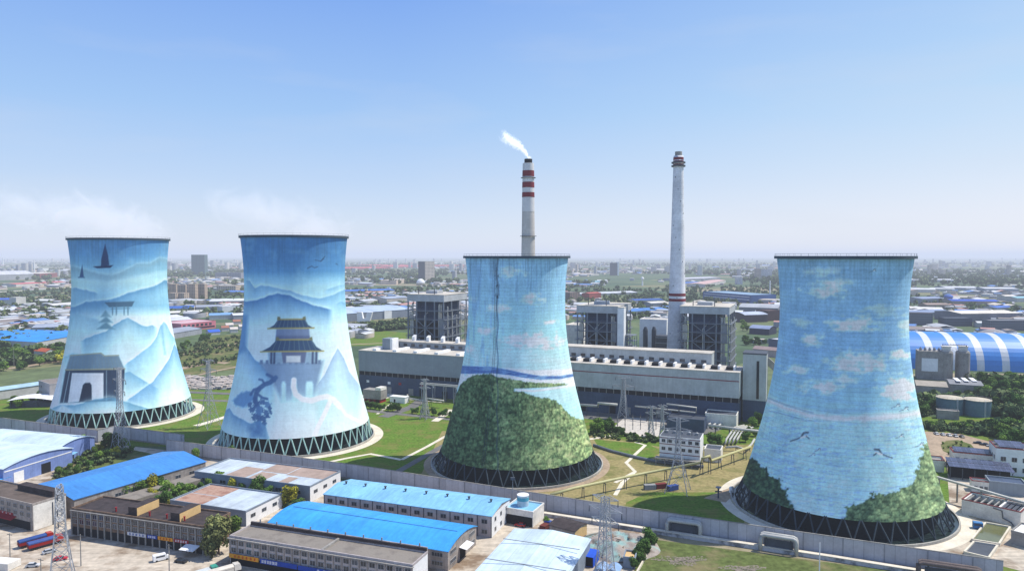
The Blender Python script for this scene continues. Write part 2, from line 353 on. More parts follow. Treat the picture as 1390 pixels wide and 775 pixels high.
def mural_three(x, y):                  # sky with clouds over a wooded hill
    p = Paint(x, y)
    p.grad([(20,(96,168,224)),(120,(100,172,226)),(260,(122,190,234)),(355,(152,210,240)),(420,(150,206,240)),(530,(132,196,236)),(700,(120,180,220))])
    p.mix((fbm(x/60, y/14, 3)-.5)*.5, (84,150,208))
    for i, c in enumerate([(262,78,52,18,.5),(320,160,36,18,.7),(222,190,34,18,.55),(335,292,84,26,.8),(384,232,32,11,.8),(182,260,30,12,.6),(132,318,24,16,.5),(140,160,20,12,.4),(270,286,40,14,.6)]):
        p.cloud(*c[:4], (226,224,234), c[4], i+1)
    def yl(pts): return np.interp(x, [q[0] for q in pts], [q[1] for q in pts])
    t = yl([(80,364),(130,370),(200,372),(260,374),(330,380),(400,378),(470,372)])
    p.mix(np.clip((y-t)/5, 0, 1)*np.clip((432-y)/10, 0, 1), (226,232,244))
    m = yl([(80,378),(130,381),(200,381),(250,388),(300,398),(350,405),(410,404),(470,394)])
    wd = yl([(80,13),(200,10),(260,8),(350,6),(470,4)])
    p.mix(np.clip(.5+(wd-np.abs(y-m))/3, 0, 1), (0,86,176))
    p.mix(.5*np.clip((fbm(x/30, y/5, 8)-.5)*4, 0, 1)*((y > t) & (y < 425)), (150,186,222))
    # wood
    top = yl([(60,520),(84,470),(100,430),(118,412),(140,399),(165,394),(195,393),(212,404),(240,414),(268,424)]); low = yl([(268,424),(268.1,444),(300,450),(322,456),(350,466),(380,470),(402,478),(418,492),(430,508),(442,522),(470,532),(520,536)])
    edge = np.where(x < 268, top, low)+(fbm(x/7, y/7, 4)-.5)*12
    strip = np.clip(np.minimum((y-yl([(200,400),(268,410),(330,420),(440,424)])+(fbm(x/8, y/8, 6)-.5)*8), yl([(200,440),(300,438),(380,434),(430,428),(440,424)])-y)/3+.5, 0, 1)*((x > 205) & (x < 440))
    wood = np.clip(.5+(y-edge)/4, 0, 1)
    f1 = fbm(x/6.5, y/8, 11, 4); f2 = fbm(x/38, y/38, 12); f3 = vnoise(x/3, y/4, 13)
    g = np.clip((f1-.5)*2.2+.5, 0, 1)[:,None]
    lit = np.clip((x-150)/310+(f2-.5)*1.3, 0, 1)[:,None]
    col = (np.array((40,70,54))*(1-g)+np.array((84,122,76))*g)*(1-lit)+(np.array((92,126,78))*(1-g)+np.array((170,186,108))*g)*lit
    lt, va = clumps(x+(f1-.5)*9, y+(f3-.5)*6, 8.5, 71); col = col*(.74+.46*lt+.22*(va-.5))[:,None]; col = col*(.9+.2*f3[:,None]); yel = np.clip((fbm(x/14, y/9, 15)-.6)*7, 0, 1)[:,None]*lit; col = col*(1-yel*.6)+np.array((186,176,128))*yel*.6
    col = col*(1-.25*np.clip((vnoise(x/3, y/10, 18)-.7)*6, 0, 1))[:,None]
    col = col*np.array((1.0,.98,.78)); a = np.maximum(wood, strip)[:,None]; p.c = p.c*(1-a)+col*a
    p.mix(.9*np.clip(1-np.abs(y-yl([(270,442),(330,446),(430,432),(460,424)]))/5, 0, 1)*((x > 272) & (x < 462))*(1-strip), (214,218,234))
    # dirt below the roof drain
    p.mix(.75*np.clip(1-np.abs(x-217-2*np.sin(y/17))/(3+4*np.clip((170-y)/120, 0, 1)*fbm(x/5, y/9, 21)), 0, 1)*((y > 34)&(y < 700)), (40,66,96))
    p.mix(.85*np.clip((fbm(x/5, y/10, 22)-.47)*6, 0, 1)*np.clip(1-np.abs(x-217)/9, 0, 1)*((y > 55)&(y < 160)), (34,52,74))
    p.mix(.5*np.clip((fbm(x/9, y/90, 23)-.55)*5, 0, 1)*(y < 400)*np.clip((260-x)/80,0,1), (78,140,194))
    p.mix(.38*np.clip((fbm(x/3.2, y/70+9, 95)-.5)*5, 0, 1)*np.clip((230-y)/200, 0, 1)*np.clip((y-22)/8, 0, 1), (58,86,112))
    return p.c
def mural_four(x, y):                   # clouds over open water between two woods
    p = Paint(x, y)
    p.grad([(15,(88,156,206)),(110,(92,160,214)),(250,(84,156,216)),(380,(104,174,226)),(440,(120,182,232)),(560,(122,182,236)),(690,(132,188,238))])
    p.mix((fbm(x/70, y/7, 3)-.46)*.9, (66,132,196)); p.mix((fbm(x/30, y/30, 7)-.5)*.7, (140,190,224))
    for i, c in enumerate([(262,110,54,22,.62),(290,88,40,14,.5),(330,196,66,20,.66),(228,230,26,20,.6),(340,286,86,26,.62),(370,306,60,14,.6),(186,306,34,14,.55),(250,350,54,18,.62),(440,352,44,34,.95),(452,272,30,14,.9),(250,60,50,16,.4),(200,190,30,12,.4),(400,160,50,16,.4),(300,330,44,12,.5),(470,200,40,30,.5)]):
        p.cloud(*c[:4], (214,216,228) if c[4] < .8 else (226,232,242), c[4], i+31)
    def yl(pts): return np.interp(x, [q[0] for q in pts], [q[1] for q in pts])
    b = yl([(60,372),(110,382),(160,402),(220,420),(260,428),(350,430),(430,424),(520,410)])
    p.mix(.85*np.clip(1-np.abs(y-b+(fbm(x/24, y/8, 5)-.5)*14)/15, 0, 1), (212,218,232)); p.mix(.7*np.clip(1-np.abs(y-b+6)/4, 0, 1)*(x < 230), (110,128,150))
    p.mix(.8*np.clip(1-np.abs(y-yl([(60,396),(110,408),(160,420),(210,434),(300,438),(430,430),(520,414)]))/2.5, 0, 1)*np.clip((260-x)/60+.35, 0, 1), (52,84,104))
    sea = y > b+8
    p.mix(.55*np.clip((fbm(x/16, y/2.8, 41)-.57)*7, 0, 1)*sea, (84,138,194)); p.mix(.5*np.clip((fbm(x/18, y/4, 42)-.57)*5, 0, 1)*sea, (176,212,240)); p.mix(.35*np.clip((fbm(x/50, y/40, 43)-.4)*3, 0, 1)*sea, (160,204,240))
    def wood(pts, l0, l1, sd):
        d = p.seg(pts); d = np.where(p.inside(pts), d, -d)+(fbm(x/11, y/11, sd)-.5)*26+(vnoise(x/4, y/4, sd+5)-.5)*7
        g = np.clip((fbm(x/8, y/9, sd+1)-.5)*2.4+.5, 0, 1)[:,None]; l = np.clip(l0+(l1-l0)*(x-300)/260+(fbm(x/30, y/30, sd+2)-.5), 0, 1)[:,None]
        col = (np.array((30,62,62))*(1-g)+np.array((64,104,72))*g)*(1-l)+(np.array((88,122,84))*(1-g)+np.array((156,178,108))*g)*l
        lt, va = clumps(x+(fbm(x/7, y/7, sd+8)-.5)*8, y, 7, sd+9); col = col*(.72+.5*lt+.22*(va-.5))[:,None]*(.92+.16*vnoise(x/2.6, y/3, sd+3))[:,None]
        col = col*np.array((1.02,.98,.8)); a = np.clip(.5+d/5, 0, 1)[:,None]; p.c = p.c*(1-a)+col*a
    wood([(20,540),(72,522),(96,548),(120,566),(150,592),(164,620),(178,650),(190,690),(186,740),(0,740)], 0, .1, 51)
    wood([(306,740),(306,690),(312,650),(350,640),(382,616),(420,618),(455,606),(478,585),(496,548),(500,512),(516,486),(530,520),(640,560),(640,740)], .25, 1.0, 61)
    def gull(cx, cy, s, fl=1):
        p.line([(cx-22*s*fl,cy+9*s),(cx-10*s*fl,cy+5*s),(cx+2*s*fl,cy)], 3.2*s, (70,84,104), .9, 2); p.line([(cx+2*s*fl,cy),(cx+8*s*fl,cy-10*s),(cx+18*s*fl,cy-11*s)], 4.5*s, (60,74,94), .9, 2); p.line([(cx+2*s*fl,cy+1*s),(cx+16*s*fl,cy-3*s)], 4*s, (226,230,236), .95, 2); p.line([(cx+14*s*fl,cy-2*s),(cx+20*s*fl,cy+3*s)], 3*s, (56,68,86), .9, 2)
    gull(196,476,1.1); gull(402,518,1.1,-1); gull(446,474,.5); gull(436,398,.5); gull(456,406,.55); gull(240,508,.4); gull(378,60,.4); gull(226,520,.35); gull(495,495,.5)
    p.mix(.2*np.clip((fbm(x/3.2, y/70+13, 95)-.5)*5, 0, 1)*np.clip((190-y)/165, 0, 1)*np.clip((y-22)/8, 0, 1), (58,86,112))
    return p.c

# ------------------------------------------------------------------ cooling towers
def s2l(c):
    c = np.clip(c, 0, 255)/255.0; return np.where(c <= .04045, c/12.92, ((c+.055)/1.055)**2.4)
def proj(P):
    X, Y, Z = P[:,0], P[:,1], P[:,2]-CAMZ
    d = Y*CP-Z*SP; v = Y*SP+Z*CP
    return 695+FOC*X/d, 387.5-FOC*v/d
m_leg_pale = mat('pale_green_paint', S(176,212,204,.9), .08, .3, stain=.15)
m_leg_dark = mat('dark_column_concrete', S(58,70,78), .2, .3, stain=.4)
m_fill = mat('dark_tower_interior', (.012,.018,.022), .3, .2)
m_basin = mat('basin_concrete', S(190,186,176,.9), .2, .2, stain=.4)
m_water = mat('basin_water', (.02,.035,.035), .1, .2, rough=.15, spec=.5)
m_rim = mat('rim_steel', S(74,88,100), .15, .3)
m_inner = mat('shell_inner_concrete', S(140,140,136), .2, .1, stain=.4)
m_mural_new = mat('mural_paint_smooth', (1,1,1), .05, .12, .75, .2, seam=[('Z',2.6,.07,.16)], stain=.14, attr='Col', streak=(.4,.4,.02,.08))
m_mural_old = mat('mural_paint_weathered', (1,1,1), .12, .2, .85, .15, seam=[('Z',1.6,.09,.42)], stain=.22, attr='Col', streak=(.45,.45,.03,.1))
def cooling_tower(label, x, y, H, a, z0, b2, zb, rfoot, rbas, npair, mural, org, zf, big, legm, K, SAT=.8):
    rr = lambda z: math.sqrt(a*a+b2*(z-z0)**2)
    t = thing('cooling_tower', label, 'cooling tower', (x, y, 0), 0, 'painted cooling towers')
    NA, NZ = 640, 260
    zs = zb+(H-zb)*np.linspace(0, 1, NZ); rs = np.sqrt(a*a+b2*(zs-z0)**2)
    th = np.linspace(0, 2*PI, NA, endpoint=False)
    V = np.stack([np.outer(rs, np.cos(th)).ravel(), np.outer(rs, np.sin(th)).ravel(), np.repeat(zs, NA)], 1)
    # the back of the shell repeats the picture of the front
    face = math.atan2(-y, -x); ph = (th-face+PI)%(2*PI)-PI; ph = np.where(np.abs(ph) > PI/2, np.sign(ph)*(PI-np.abs(ph)), ph)+face
    P = np.stack([np.outer(rs, np.cos(ph)).ravel()+x, np.outer(rs, np.sin(ph)).ravel()+y, np.repeat(zs, NA)], 1)
    px, py = proj(P); col = s2l(mural((px-org[0])*zf, (py-org[1])*zf)); lum = col.mean(1)[:,None]; col = (lum+(col-lum)*SAT)*K*np.array((.95,1.06,.98))
    i = np.arange(NZ-1)[:,None]*NA; j = np.arange(NA)[None,:]; k = (j+1)%NA
    F = np.stack([(i+j), (i+k), (i+NA+k), (i+NA+j)], -1).reshape(-1, 4)
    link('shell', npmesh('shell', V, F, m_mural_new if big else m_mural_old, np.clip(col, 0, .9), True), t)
    ib = MB(); ib.lathe([(rr(z)-.9, z) for z in np.linspace(zb, H, 30)], 96, cap=False); ib.f = [f[::-1] for f in ib.f]
    ib.build('shell_lining', m_inner, t, smooth=True)
    rm = MB(); r1 = rr(H); OV = .75 if big else 1.0; rm.lathe([(r1-1.0,H-.9),(r1+OV,H-.9),(r1+OV,H+.25),(r1-1.0,H+.25),(r1-1.0,H-.9)], 128, cap=False)
    rim = rm.build('rim_walkway', m_rim, t)
    rl = MB(); rl.lathe([(r1+.67,H+1.15),(r1+.73,H+1.15),(r1+.73,H+1.21),(r1+.67,H+1.21),(r1+.67,H+1.15)], 96, cap=False)
    for q in range(48): an = q*2*PI/48; rl.bar(((r1+.7)*math.cos(an),(r1+.7)*math.sin(an),H+.2), ((r1+.7)*math.cos(an),(r1+.7)*math.sin(an),H+1.2), .05)
    rl.build('railing', m_rim, rim)
    bs = MB(); bs.lathe([(rbas-.6,0),(rbas,0),(rbas,1.1),(rbas-.6,1.1),(rbas-.6,0)], 128, cap=False); bs.build('basin', m_basin, t)
    MB().lathe([(0,.5),(rbas-.65,.5)], 96, cap=False).build('basin_water', m_water, t)
    MB().lathe([(rfoot-5.5,.3),(rfoot-5.5,zb+.6)], 96, cap=False).build('fill_pack', m_fill, t)
    rb = rr(zb)-.3
    for q in range(npair):                               # each V of raking columns
        an = q*2*PI/npair; v = MB()
        for e in (-.5, .5):
            a2 = an+e*2*PI/npair*.92
            v.tube([(rfoot*math.cos(an),rfoot*math.sin(an),.4), (rb*math.cos(a2),rb*math.sin(a2),zb+.2)], .36 if big else .32, 8)
        v.build('raking_column', legm, t)
    return t, rr
CT = {}
CT[1] = cooling_tower('cooling tower painted with sailing boats, misty ridges and a grey gate house', -257.5, 466.9, 115.8, 27.6, 89, .141, 9.5, 42.0, 43.8, 44, mural_one, (60,310), 2.673, True, m_leg_pale, 1.22, .76)
CT[2] = cooling_tower('cooling tower painted with a two roofed gate tower above a white river', -124.3, 407.2, 115.8, 27.6, 89, .141, 9.5, 42.0, 43.8, 44, mural_two, (290,310), 2.4217, True, m_leg_pale, 1.22, .76)
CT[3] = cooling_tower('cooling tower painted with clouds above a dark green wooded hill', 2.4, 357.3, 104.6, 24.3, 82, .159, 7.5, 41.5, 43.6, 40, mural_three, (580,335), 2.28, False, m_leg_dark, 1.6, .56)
CT[4] = cooling_tower('cooling tower painted with clouds, blue water, gulls and trees at its foot', 137.4, 294.8, 104.6, 24.3, 82, .159, 7.5, 41.5, 43.6, 40, mural_four, (980,335), 1.844, False, m_leg_dark, 1.72, .54)
# caged ladder and drain pipe up the third tower
lad = MB(); t3, rr3 = CT[3]; an = math.atan2(-357.3, -2.4)-R(24)
for e in (-.5, .5):
    lad.tube([((rr3(z)+.35)*math.cos(an)-e*math.sin(an), (rr3(z)+.35)*math.sin(an)+e*math.cos(an), z) for z in np.linspace(8, 104.4, 26)], .06, 5)
for z in np.arange(9, 104, 1.6):
    r = rr3(z)+.35; lad.bar((r*math.cos(an)+.5*math.sin(an), r*math.sin(an)-.5*math.cos(an), z), (r*math.cos(an)-.5*math.sin(an), r*math.sin(an)+.5*math.cos(an), z), .05)
lad.build('ladder', mat('ladder_steel', S(58,76,96), .1), t3)
# ------------------------------------------------------------------ shared materials
m_ground = mat('plain_ground', (1,1,1), .35, .02, stain=0)
def ground_nodes(m):
    n = m.node_tree.nodes; l = m.node_tree.links; p = n['Principled BSDF']; tc = n['Texture Coordinate']
    vo = n.new('ShaderNodeTexVoronoi'); vo.inputs['Scale'].default_value = .0045; vo.inputs['Randomness'].default_value = .9
    mp = n.new('ShaderNodeMapping'); mp.inputs['Rotation'].default_value = (0,0,.35); mp.inputs['Scale'].default_value = (.7,1.6,1)
    l.new(tc.outputs['Object'], mp.inputs[0]); l.new(mp.outputs[0], vo.inputs['Vector'])
    sx = n.new('ShaderNodeSeparateColor'); l.new(vo.outputs['Color'], sx.inputs[0])
    cr = n.new('ShaderNodeValToRGB'); cr.color_ramp.interpolation = 'CONSTANT'; e = cr.color_ramp.elements
    st = [(0,S(74,92,58)),(.22,S(92,104,66)),(.4,S(60,82,52)),(.58,S(112,112,76)),(.68,S(66,88,58)),(.82,S(140,130,104)),(.9,S(80,98,60))]
    while len(e) < len(st): e.new(.5)
    for q, (a, c) in zip(e, st): q.position = a; q.color = (*c, 1)
    l.new(sx.outputs[0], cr.inputs[0])
    no = n.new('ShaderNodeTexNoise'); no.inputs['Scale'].default_value = .05; no.inputs['Detail'].default_value = 8; no.inputs['Roughness'].default_value = .75; l.new(tc.outputs['Object'], no.inputs['Vector'])
    mr = n.new('ShaderNodeMapRange'); l.new(no.outputs[0], mr.inputs[0]); mr.inputs[1].default_value = .3; mr.inputs[2].default_value = .7; mr.inputs[3].default_value = .55; mr.inputs[4].default_value = 1.4
    mx = n.new('ShaderNodeMix'); mx.data_type = 'RGBA'; mx.blend_type = 'MULTIPLY'; mx.inputs[0].default_value = 1; l.new(cr.outputs[0], mx.inputs[6]); l.new(mr.outputs[0], mx.inputs[7])
    l.new(mx.outputs[2], p.inputs['Base Color'])
ground_nodes(m_ground)
m_lawn = mat('lawn', S(106,136,54,.72), .38, .12, .95, .05, stain=.85, stain_col=S(140,140,78,.64), bump=.4, streak=(.05,.5,1,.2))
m_drygrass = mat('dry_grass', S(172,158,110,.66), .28, .09, .95, .05, stain=.75, stain_col=S(128,132,76,.62), bump=.4)
m_rough = mat('rough_grass', S(104,116,66,.7), .4, .07, .95, .05, stain=.75, stain_col=S(156,142,106,.66), bump=.6)
m_path = mat('path_concrete', S(226,216,196,.92), .1, .2, stain=.25)
m_yard = mat('yard_concrete', S(220,206,186,.7), .2, .07, stain=.9, stain_col=S(150,124,98,.62), streak=(.03,.4,1,.3))
m_asphalt = mat('asphalt', S(128,126,124,.75), .15, .15, stain=.3)
m_gravel = mat('white_gravel', S(226,218,206,.75), .3, .6, stain=.25, bump=.5)
m_dirt = mat('bare_soil', S(196,172,144,.72), .2, .1, stain=.4)
m_pond = mat('green_pond_water', S(132,134,84,.6), .12, .3, rough=.12, spec=.5)
m_white = mat('white_wall', S(230,230,230,1.0), .06, .15, stain=.2)
m_white2 = mat('whitewashed_wall', S(228,224,216,.98), .1, .25, stain=.32)
m_conc = mat('old_concrete', S(168,164,158,.8), .18, .2, stain=.4)
m_noise = mat('noise_barrier_panel', S(184,184,188,.95), .08, .2, stain=.22, seam=('X',3.2,.3,.18))
m_steel = mat('galvanised_steel', S(150,154,160,.8), .1, .5, .5, .4)
m_dsteel = mat('dark_steel', S(80,86,96,.85), .15, .4, .6)
m_bsteel = mat('grey_steel_frame', S(134,142,154,.8), .12, .3, .6)
m_dark = mat('shadowed_interior', (.012,.013,.017), .2, .3)
m_glass = mat('window_glass', (.03,.04,.055), .35, .8, .12, .5, stain=0, rand=.5)
m_frame = mat('window_frame', S(190,192,194,.7), .05, .5)
m_red = mat('red_paint', S(166,40,48,.8), .12, .4, .5)
m_slate = mat('slate_blue_cladding', S(70,86,112,.9), .12, .12, .6, stain=.3, seam=('X',1.2,.12,.12))
m_clad_grey = mat('grey_cladding', S(152,162,172,.8), .06, .1, .6, stain=.18, seam=('X',1.5,.1,.12))
m_clad_pale = mat('pale_cladding', S(194,200,202,.85), .07, .1, .6, stain=.28, streak=(.3,.3,.04,.12), seam=('X',1.5,.08,.12))
m_roofpale = mat('pale_roof', S(222,214,200,.8), .1, .12, stain=.35, seam=('X',6,.18,.25))
m_pipe = mat('pale_pipe_jacket', S(206,204,196,.78), .08, .4, .5, stain=.25)
m_yellow = mat('yellow_pipe_paint', S(216,210,150,.68), .08, .4, .5, stain=.15)

def patch(name, pts, m, z=.02):
    P = [p if isinstance(p, Vector) else at(*p) for p in pts]
    return struct(name, MB().quad(*[(p.x,p.y,z) for p in P]), m)
def ribbon(name, pts, wd, m, z=.05):
    P = [p if isinstance(p, Vector) else at(*p) for p in pts]; b = MB(); L = []
    for i, p in enumerate(P):
        d = (P[min(i+1,len(P)-1)]-P[max(i-1,0)]); d.z = 0; d.normalize(); n = Vector((-d.y,d.x,0))*wd/2; L.append((p-n, p+n))
    for (a, c), (e, f) in zip(L[:-1], L[1:]): b.quad((a.x,a.y,z),(e.x,e.y,z),(f.x,f.y,z),(c.x,c.y,z))
    return struct(name, b, m)

struct('ground', MB().quad((-70000,-2500,0),(70000,-2500,0),(70000,90000,0),(-70000,90000,0)), m_ground)
patch('plant_lawn', [(-120,600),(-120,552),(250,524),(495,528),(1060,570),(1500,560),(1500,800),(1130,752),(740,693),(230,606)], m_lawn, .04)
patch('dry_lawn', [(560,668),(600,585),(800,590),(905,608),(1080,600),(1130,752),(860,716),(740,693)], m_drygrass, .06)
patch('lawn', [(806,596),(880,603),(900,612),(878,626),(812,606)], m_lawn, .08)
patch('yard', [(-200,900),(-200,640),(20,590),(230,611),(480,655),(735,694),(888,720),(868,760),(830,900)], m_yard, .06)
patch('grass_verge', [(888,732),(1140,765),(1500,812),(1500,950),(820,950),(862,770)], m_rough, .08)
patch('service_yard', [(1285,628),(1330,640),(1480,690),(1480,800),(1300,752),(1240,742),(1290,700)], m_yard, .08)
patch('car_park', [(1246,585),(1300,588),(1350,601),(1352,622),(1300,628),(1246,640)], m_dirt, .08)
patch('gravel_yard', [(848,566),(905,570),(893,593),(826,586)], m_gravel, .08)
patch('transformer_yard', [(790,548),(1000,575),(960,590),(780,566)], m_asphalt, .06)
# ring aprons round the cooling towers and the walks between them
def apron(n, r0, r1, m):
    x, y = CT[n][0].location.xy; b = MB(); k = 96
    for i in range(k):
        a, c = i*2*PI/k, (i+1)*2*PI/k
        b.quad((x+r0*math.cos(a),y+r0*math.sin(a),.1),(x+r1*math.cos(a),y+r1*math.sin(a),.1),(x+r1*math.cos(c),y+r1*math.sin(c),.1),(x+r0*math.cos(c),y+r0*math.sin(c),.1))
    struct('apron', b, m)
apron(1, 43.9, 49, m_path); apron(2, 43.9, 49, m_path); apron(3, 43.7, 47, m_dirt); apron(4, 43.7, 48.5, m_path)
ribbon('path', [(424,632),(470,622),(503,616),(545,624)], 2.6, m_path, .12)
ribbon('path', [(545,624),(580,606),(612,588)], 2.2, m_path, .14)
ribbon('road', [(540,640),(575,620),(625,592)], 4.0, m_asphalt, .12)
ribbon('path', [(835,655),(862,640),(850,628),(876,604),(862,600)], 1.9, m_path, .12)
ribbon('path', [(835,672),(845,655),(862,640)], 1.9, m_path, .13)
ribbon('path', [(266,578),(290,571),(318,562)], 5, m_path, .12)
ribbon('road', [(180,540),(330,545),(495,557),(610,569),(640,572)], 5.5, m_asphalt, .12)
ribbon('road', [(520,566),(560,552),(575,541)], 8, m_asphalt, .14)
ribbon('path', [(512,562),(540,541),(600,546)], 2, m_path, .1)
ribbon('path', [(590,572),(614,556)], 5, m_path, .16)
patch('rough_ground', [(66,655),(96,610),(158,606),(268,628),(205,622)], m_rough, .09)
patch('rough_ground', [(120,690),(230,646),(420,676),(405,695),(335,672),(240,690),(200,700)], m_rough, .09)
patch('yard', [(478,552),(536,538),(532,530),(470,540)], m_path, .1)
ribbon('path', [(800,596),(850,588),(905,597),(960,606)], 3, m_path, .12)
patch('lawn', [(842,712),(850,682),(880,668),(985,668),(1010,700),(1010,734)], m_lawn, .09)
patch('dirt_strip', [(955,676),(990,662),(1000,668),(985,682)], m_dirt, .11)

# ------------------------------------------------------------------ buildings with their own frame
def base(A, B):
    d = B-A; return Vector((A.x, A.y, 0)), math.atan2(d.y, d.x), math.hypot(d.x, d.y)
_wm = {}
def win_mesh(w, h, bars=1):
    k = (w, h, bars)
    if k not in _wm:
        b = MB(); b.box(-w/2,w/2,-.05,.02,0,h,0)
        t = .09; b.box(-w/2-t,w/2+t,-.12,.02,-t,-.002,1); b.box(-w/2-t,w/2+t,-.12,.02,h+.002,h+t,1)
        for x in [-w/2-t/2, w/2+t/2]+[w*((i+1)/(bars+1)-.5) for i in range(bars)]: b.box(x-t/2,x+t/2,-.1,.02,0,h,1)
        _wm[k] = b.mesh('window', [m_glass, m_frame])
    return _wm[k]
def windows(t, L, dep, face, ps, zs, w, h, bars=1):
    me = win_mesh(w, h, bars)
    for z in zs:
        for p in ps:
            if face == 'front': link('window', me, t, None, (p,-.03,z))
            elif face == 'right': link('window', me, t, None, (L+.03,p,z), PI/2)
            elif face == 'left': link('window', me, t, None, (-.03,p,z), -PI/2)
def walls(b, L, dep, h, prof=None, axis='x'):
    if prof is None: b.box(0,L,0,dep,0,h)
    elif axis == 'x': b.extr([(0,0)]+prof+[(dep,0)], 'x', 0, L)
    else: b.extr([(0,0)]+prof+[(L,0)], 'y', 0, dep)
def arc(wd, h, rise, n=8): return [(wd*i/n, h+rise*(1-(2*i/n-1)**2)) for i in range(n+1)]
def gab(wd, h, rise): return [(0,h),(wd/2,h+rise),(wd,h)]
def roof_sheet(prof, axis, a, b, over, th, m_=None):
    """thin roof following a profile, with overhang"""
    (x0,z0),(x1,z1) = prof[0], prof[1]; s = (z1-z0)/(x1-x0); p = [(x0-over, z0-over*s)]+prof[1:-1]
    (x0,z0),(x1,z1) = prof[-2], prof[-1]; s = (z1-z0)/(x1-x0); p += [(x1+over, z1+over*s)]
    lo = [(x,z+.015) for x,z in p]; hi = [(x,z+th) for x,z in p]
    mb = MB()
    for i in range(len(p)-1):
        q = [lo[i],lo[i+1],hi[i+1],hi[i]]; mb.extr(q[::-1] if axis == 'y' else q, axis, a-over, b+over)
    return mb
def hall(name, label, cat, A, B, dep, h, wall, roof, kind='gable', rise=1.6, ridge='x', over=.4, group=None):
    loc, rz, L = base(A, B); t = thing(name, label, cat, loc, rz, group)
    wd = dep if ridge == 'x' else L
    prof = None if kind == 'flat' else (gab(wd,h,rise) if kind == 'gable' else arc(wd,h,rise))
    b = MB(); walls(b, L, dep, h, prof, ridge); b.build('wall', wall, t)
    if kind == 'flat':
        r = MB(); r.box(.3,L-.3,.3,dep-.3,h+.004,h+.12); r.build('roof', roof, t)
        p = MB(); p.box(-.1,L+.1,-.1,.3,h,h+.7); p.box(-.1,L+.1,dep-.3,dep+.1,h,h+.7); p.box(-.1,.3,.3,dep-.3,h,h+.7); p.box(L-.3,L+.1,.3,dep-.3,h,h+.7)
        p.build('parapet', wall, t)
    else: roof_sheet(prof, ridge, 0, L if ridge == 'x' else dep, over, .22).build('roof', roof, t)
    return t, L, loc, rz
def loc2w(loc, rz, x, y, z=0): c, s = math.cos(rz), math.sin(rz); return Vector((loc.x+x*c-y*s, loc.y+x*s+y*c, z))

# ------------------------------------------------------------------ turbine halls
HA = at(487,475,32); HB = at(1004,507,32); HA.z = HB.z = 0
hd = (HB-HA).normalized(); hn_ = Vector((-hd.y,hd.x,0)); HL = (HB-HA).length; hrz = math.atan2(hd.y, hd.x)
def hp(x, y): return HA+hd*x+hn_*y
m_cap_dull = mat('dull_red_stripe', S(150,92,98,.8), .1, .3, stain=.3)
def turbine_hall(label, x0, x1, upper, z1, vents, red, zt=32):
    t = thing('turbine_hall', label, 'turbine hall', hp(x0,0), hrz); L = x1-x0
    MB().box(0,L,0,26,0,z1-3).build('lower_wall', m_slate, t)
    MB().box(0,L,.25,26,z1-3,z1).build('window_strip', m_dark, t)
    mu = MB()
    for i in range(int(L/5)+1): mu.box(min(i*5,L-.4),min(i*5,L-.4)+.4,0,.22,z1-3,z1)
    mu.build('mullions', m_conc, t)
    MB().box(0,L,-.3,26,z1,zt).build('upper_cladding', upper, t)
    MB().box(-.2,L+.2,-.5,26,zt+.004,zt+.5).build('roof', m_roofpale, t)
    if red: MB().box(.2,L-.2,-.34,-.3,zt-5.5,zt-4.8).build('stripe', m_cap_dull, t)
    if vents == 'monitor':
        for i in range(6):
            x = 12+i*18; MB().box(x,x+3.2,1,21,zt+.5,zt+2).build('roof_monitor', m_white, t)
    else:
        for i in range(vents):
            x = 5+i*(L-10)/(vents-1); v = MB(); v.box(x-3.8,x+.4,6,13,zt+.5,zt+2.4,1); v.box(x+.4,x+1.7,7,15,zt+.5,zt+2.7,0)
            v.build('roof_vent', [m_white, m_dark], t)
    return t
ta = turbine_hall('darker grey turbine hall between the second and third cooling towers', 0, 112, m_clad_grey, 16, 'monitor', False, 31.6)
tb = turbine_hall('pale turbine hall with thin red stripe and many dark roof vents', 112.1, HL, m_clad_pale, 16.5, 18, True, 32.2)
for i in range(26):   # loading doors and openings along the foot
    t, L = (ta, 112) if i < 11 else (tb, HL-112.1)
    x = 6+i*9.6 if i < 11 else 5+(i-11)*10.3
    if i % 3: MB().box(x,x+4.2,-.14,-.01,.2,5.2).build('door', m_dark if i % 2 else m_conc, t)
    if i < 11 and i % 3 != 1: MB().box(x+1,x+3.4,-.16,-.01,7.4,9.2).build('sign_board', m_red if i % 2 else m_white, t)
# bays behind the halls
def bay(label, x0, x1, zt, wall):
    t = thing('bunker_bay', label, 'bunker bay', hp(x0,26.5), hrz); L = x1-x0
    MB().box(0,L,0,13,0,zt).build('wall', wall, t); MB().box(-.2,L+.2,-.3,13.3,zt+.004,zt+.6).build('roof', m_roofpale, t)
    for i in range(int(L/7)): MB().box(3+i*7,6.4+i*7,-.1,-.004,33.2,35.4).build('window', m_glass, t)
    return t
bay('long grey bay rising behind the darker turbine hall', 14, 112, 36.5, m_clad_grey)
bay('long pale bay rising behind the red striped turbine hall', 112.1, 262, 39.5, m_clad_pale)
t = thing('stair_block', 'small grey block standing on the far left end of the grey turbine hall roof', 'stair block', hp(15,10)+Vector((0,0,32.14)), hrz)
MB().box(0,7,0,9,0,8.5).build('wall', m_clad_grey, t); MB().box(6.99+.02,9,0,9,0,8.5).build('end_panel', m_white, t)
for i in range(6):
    b = MB(); b.box(-1.2,1.2,-1.5,1.5,0,3.2); b.add([(-1.2,-1.5,3.2),(1.2,-1.5,3.2),(1.2,1.5,3.2),(-1.2,1.5,3.2),(-1.2,1.5,4.6),(1.2,1.5,4.6)], [(0,1,5,4),(1,2,5),(0,4,3)])
    o = b.build('roof_cowl', m_white, None, loc=hp(30+i*13,33)+Vector((0,0,37.1)), rz=hrz); tag(o, 'small white roof cowl standing in a row on the grey bay roof', 'roof cowl', 'roof cowls on the grey bay')
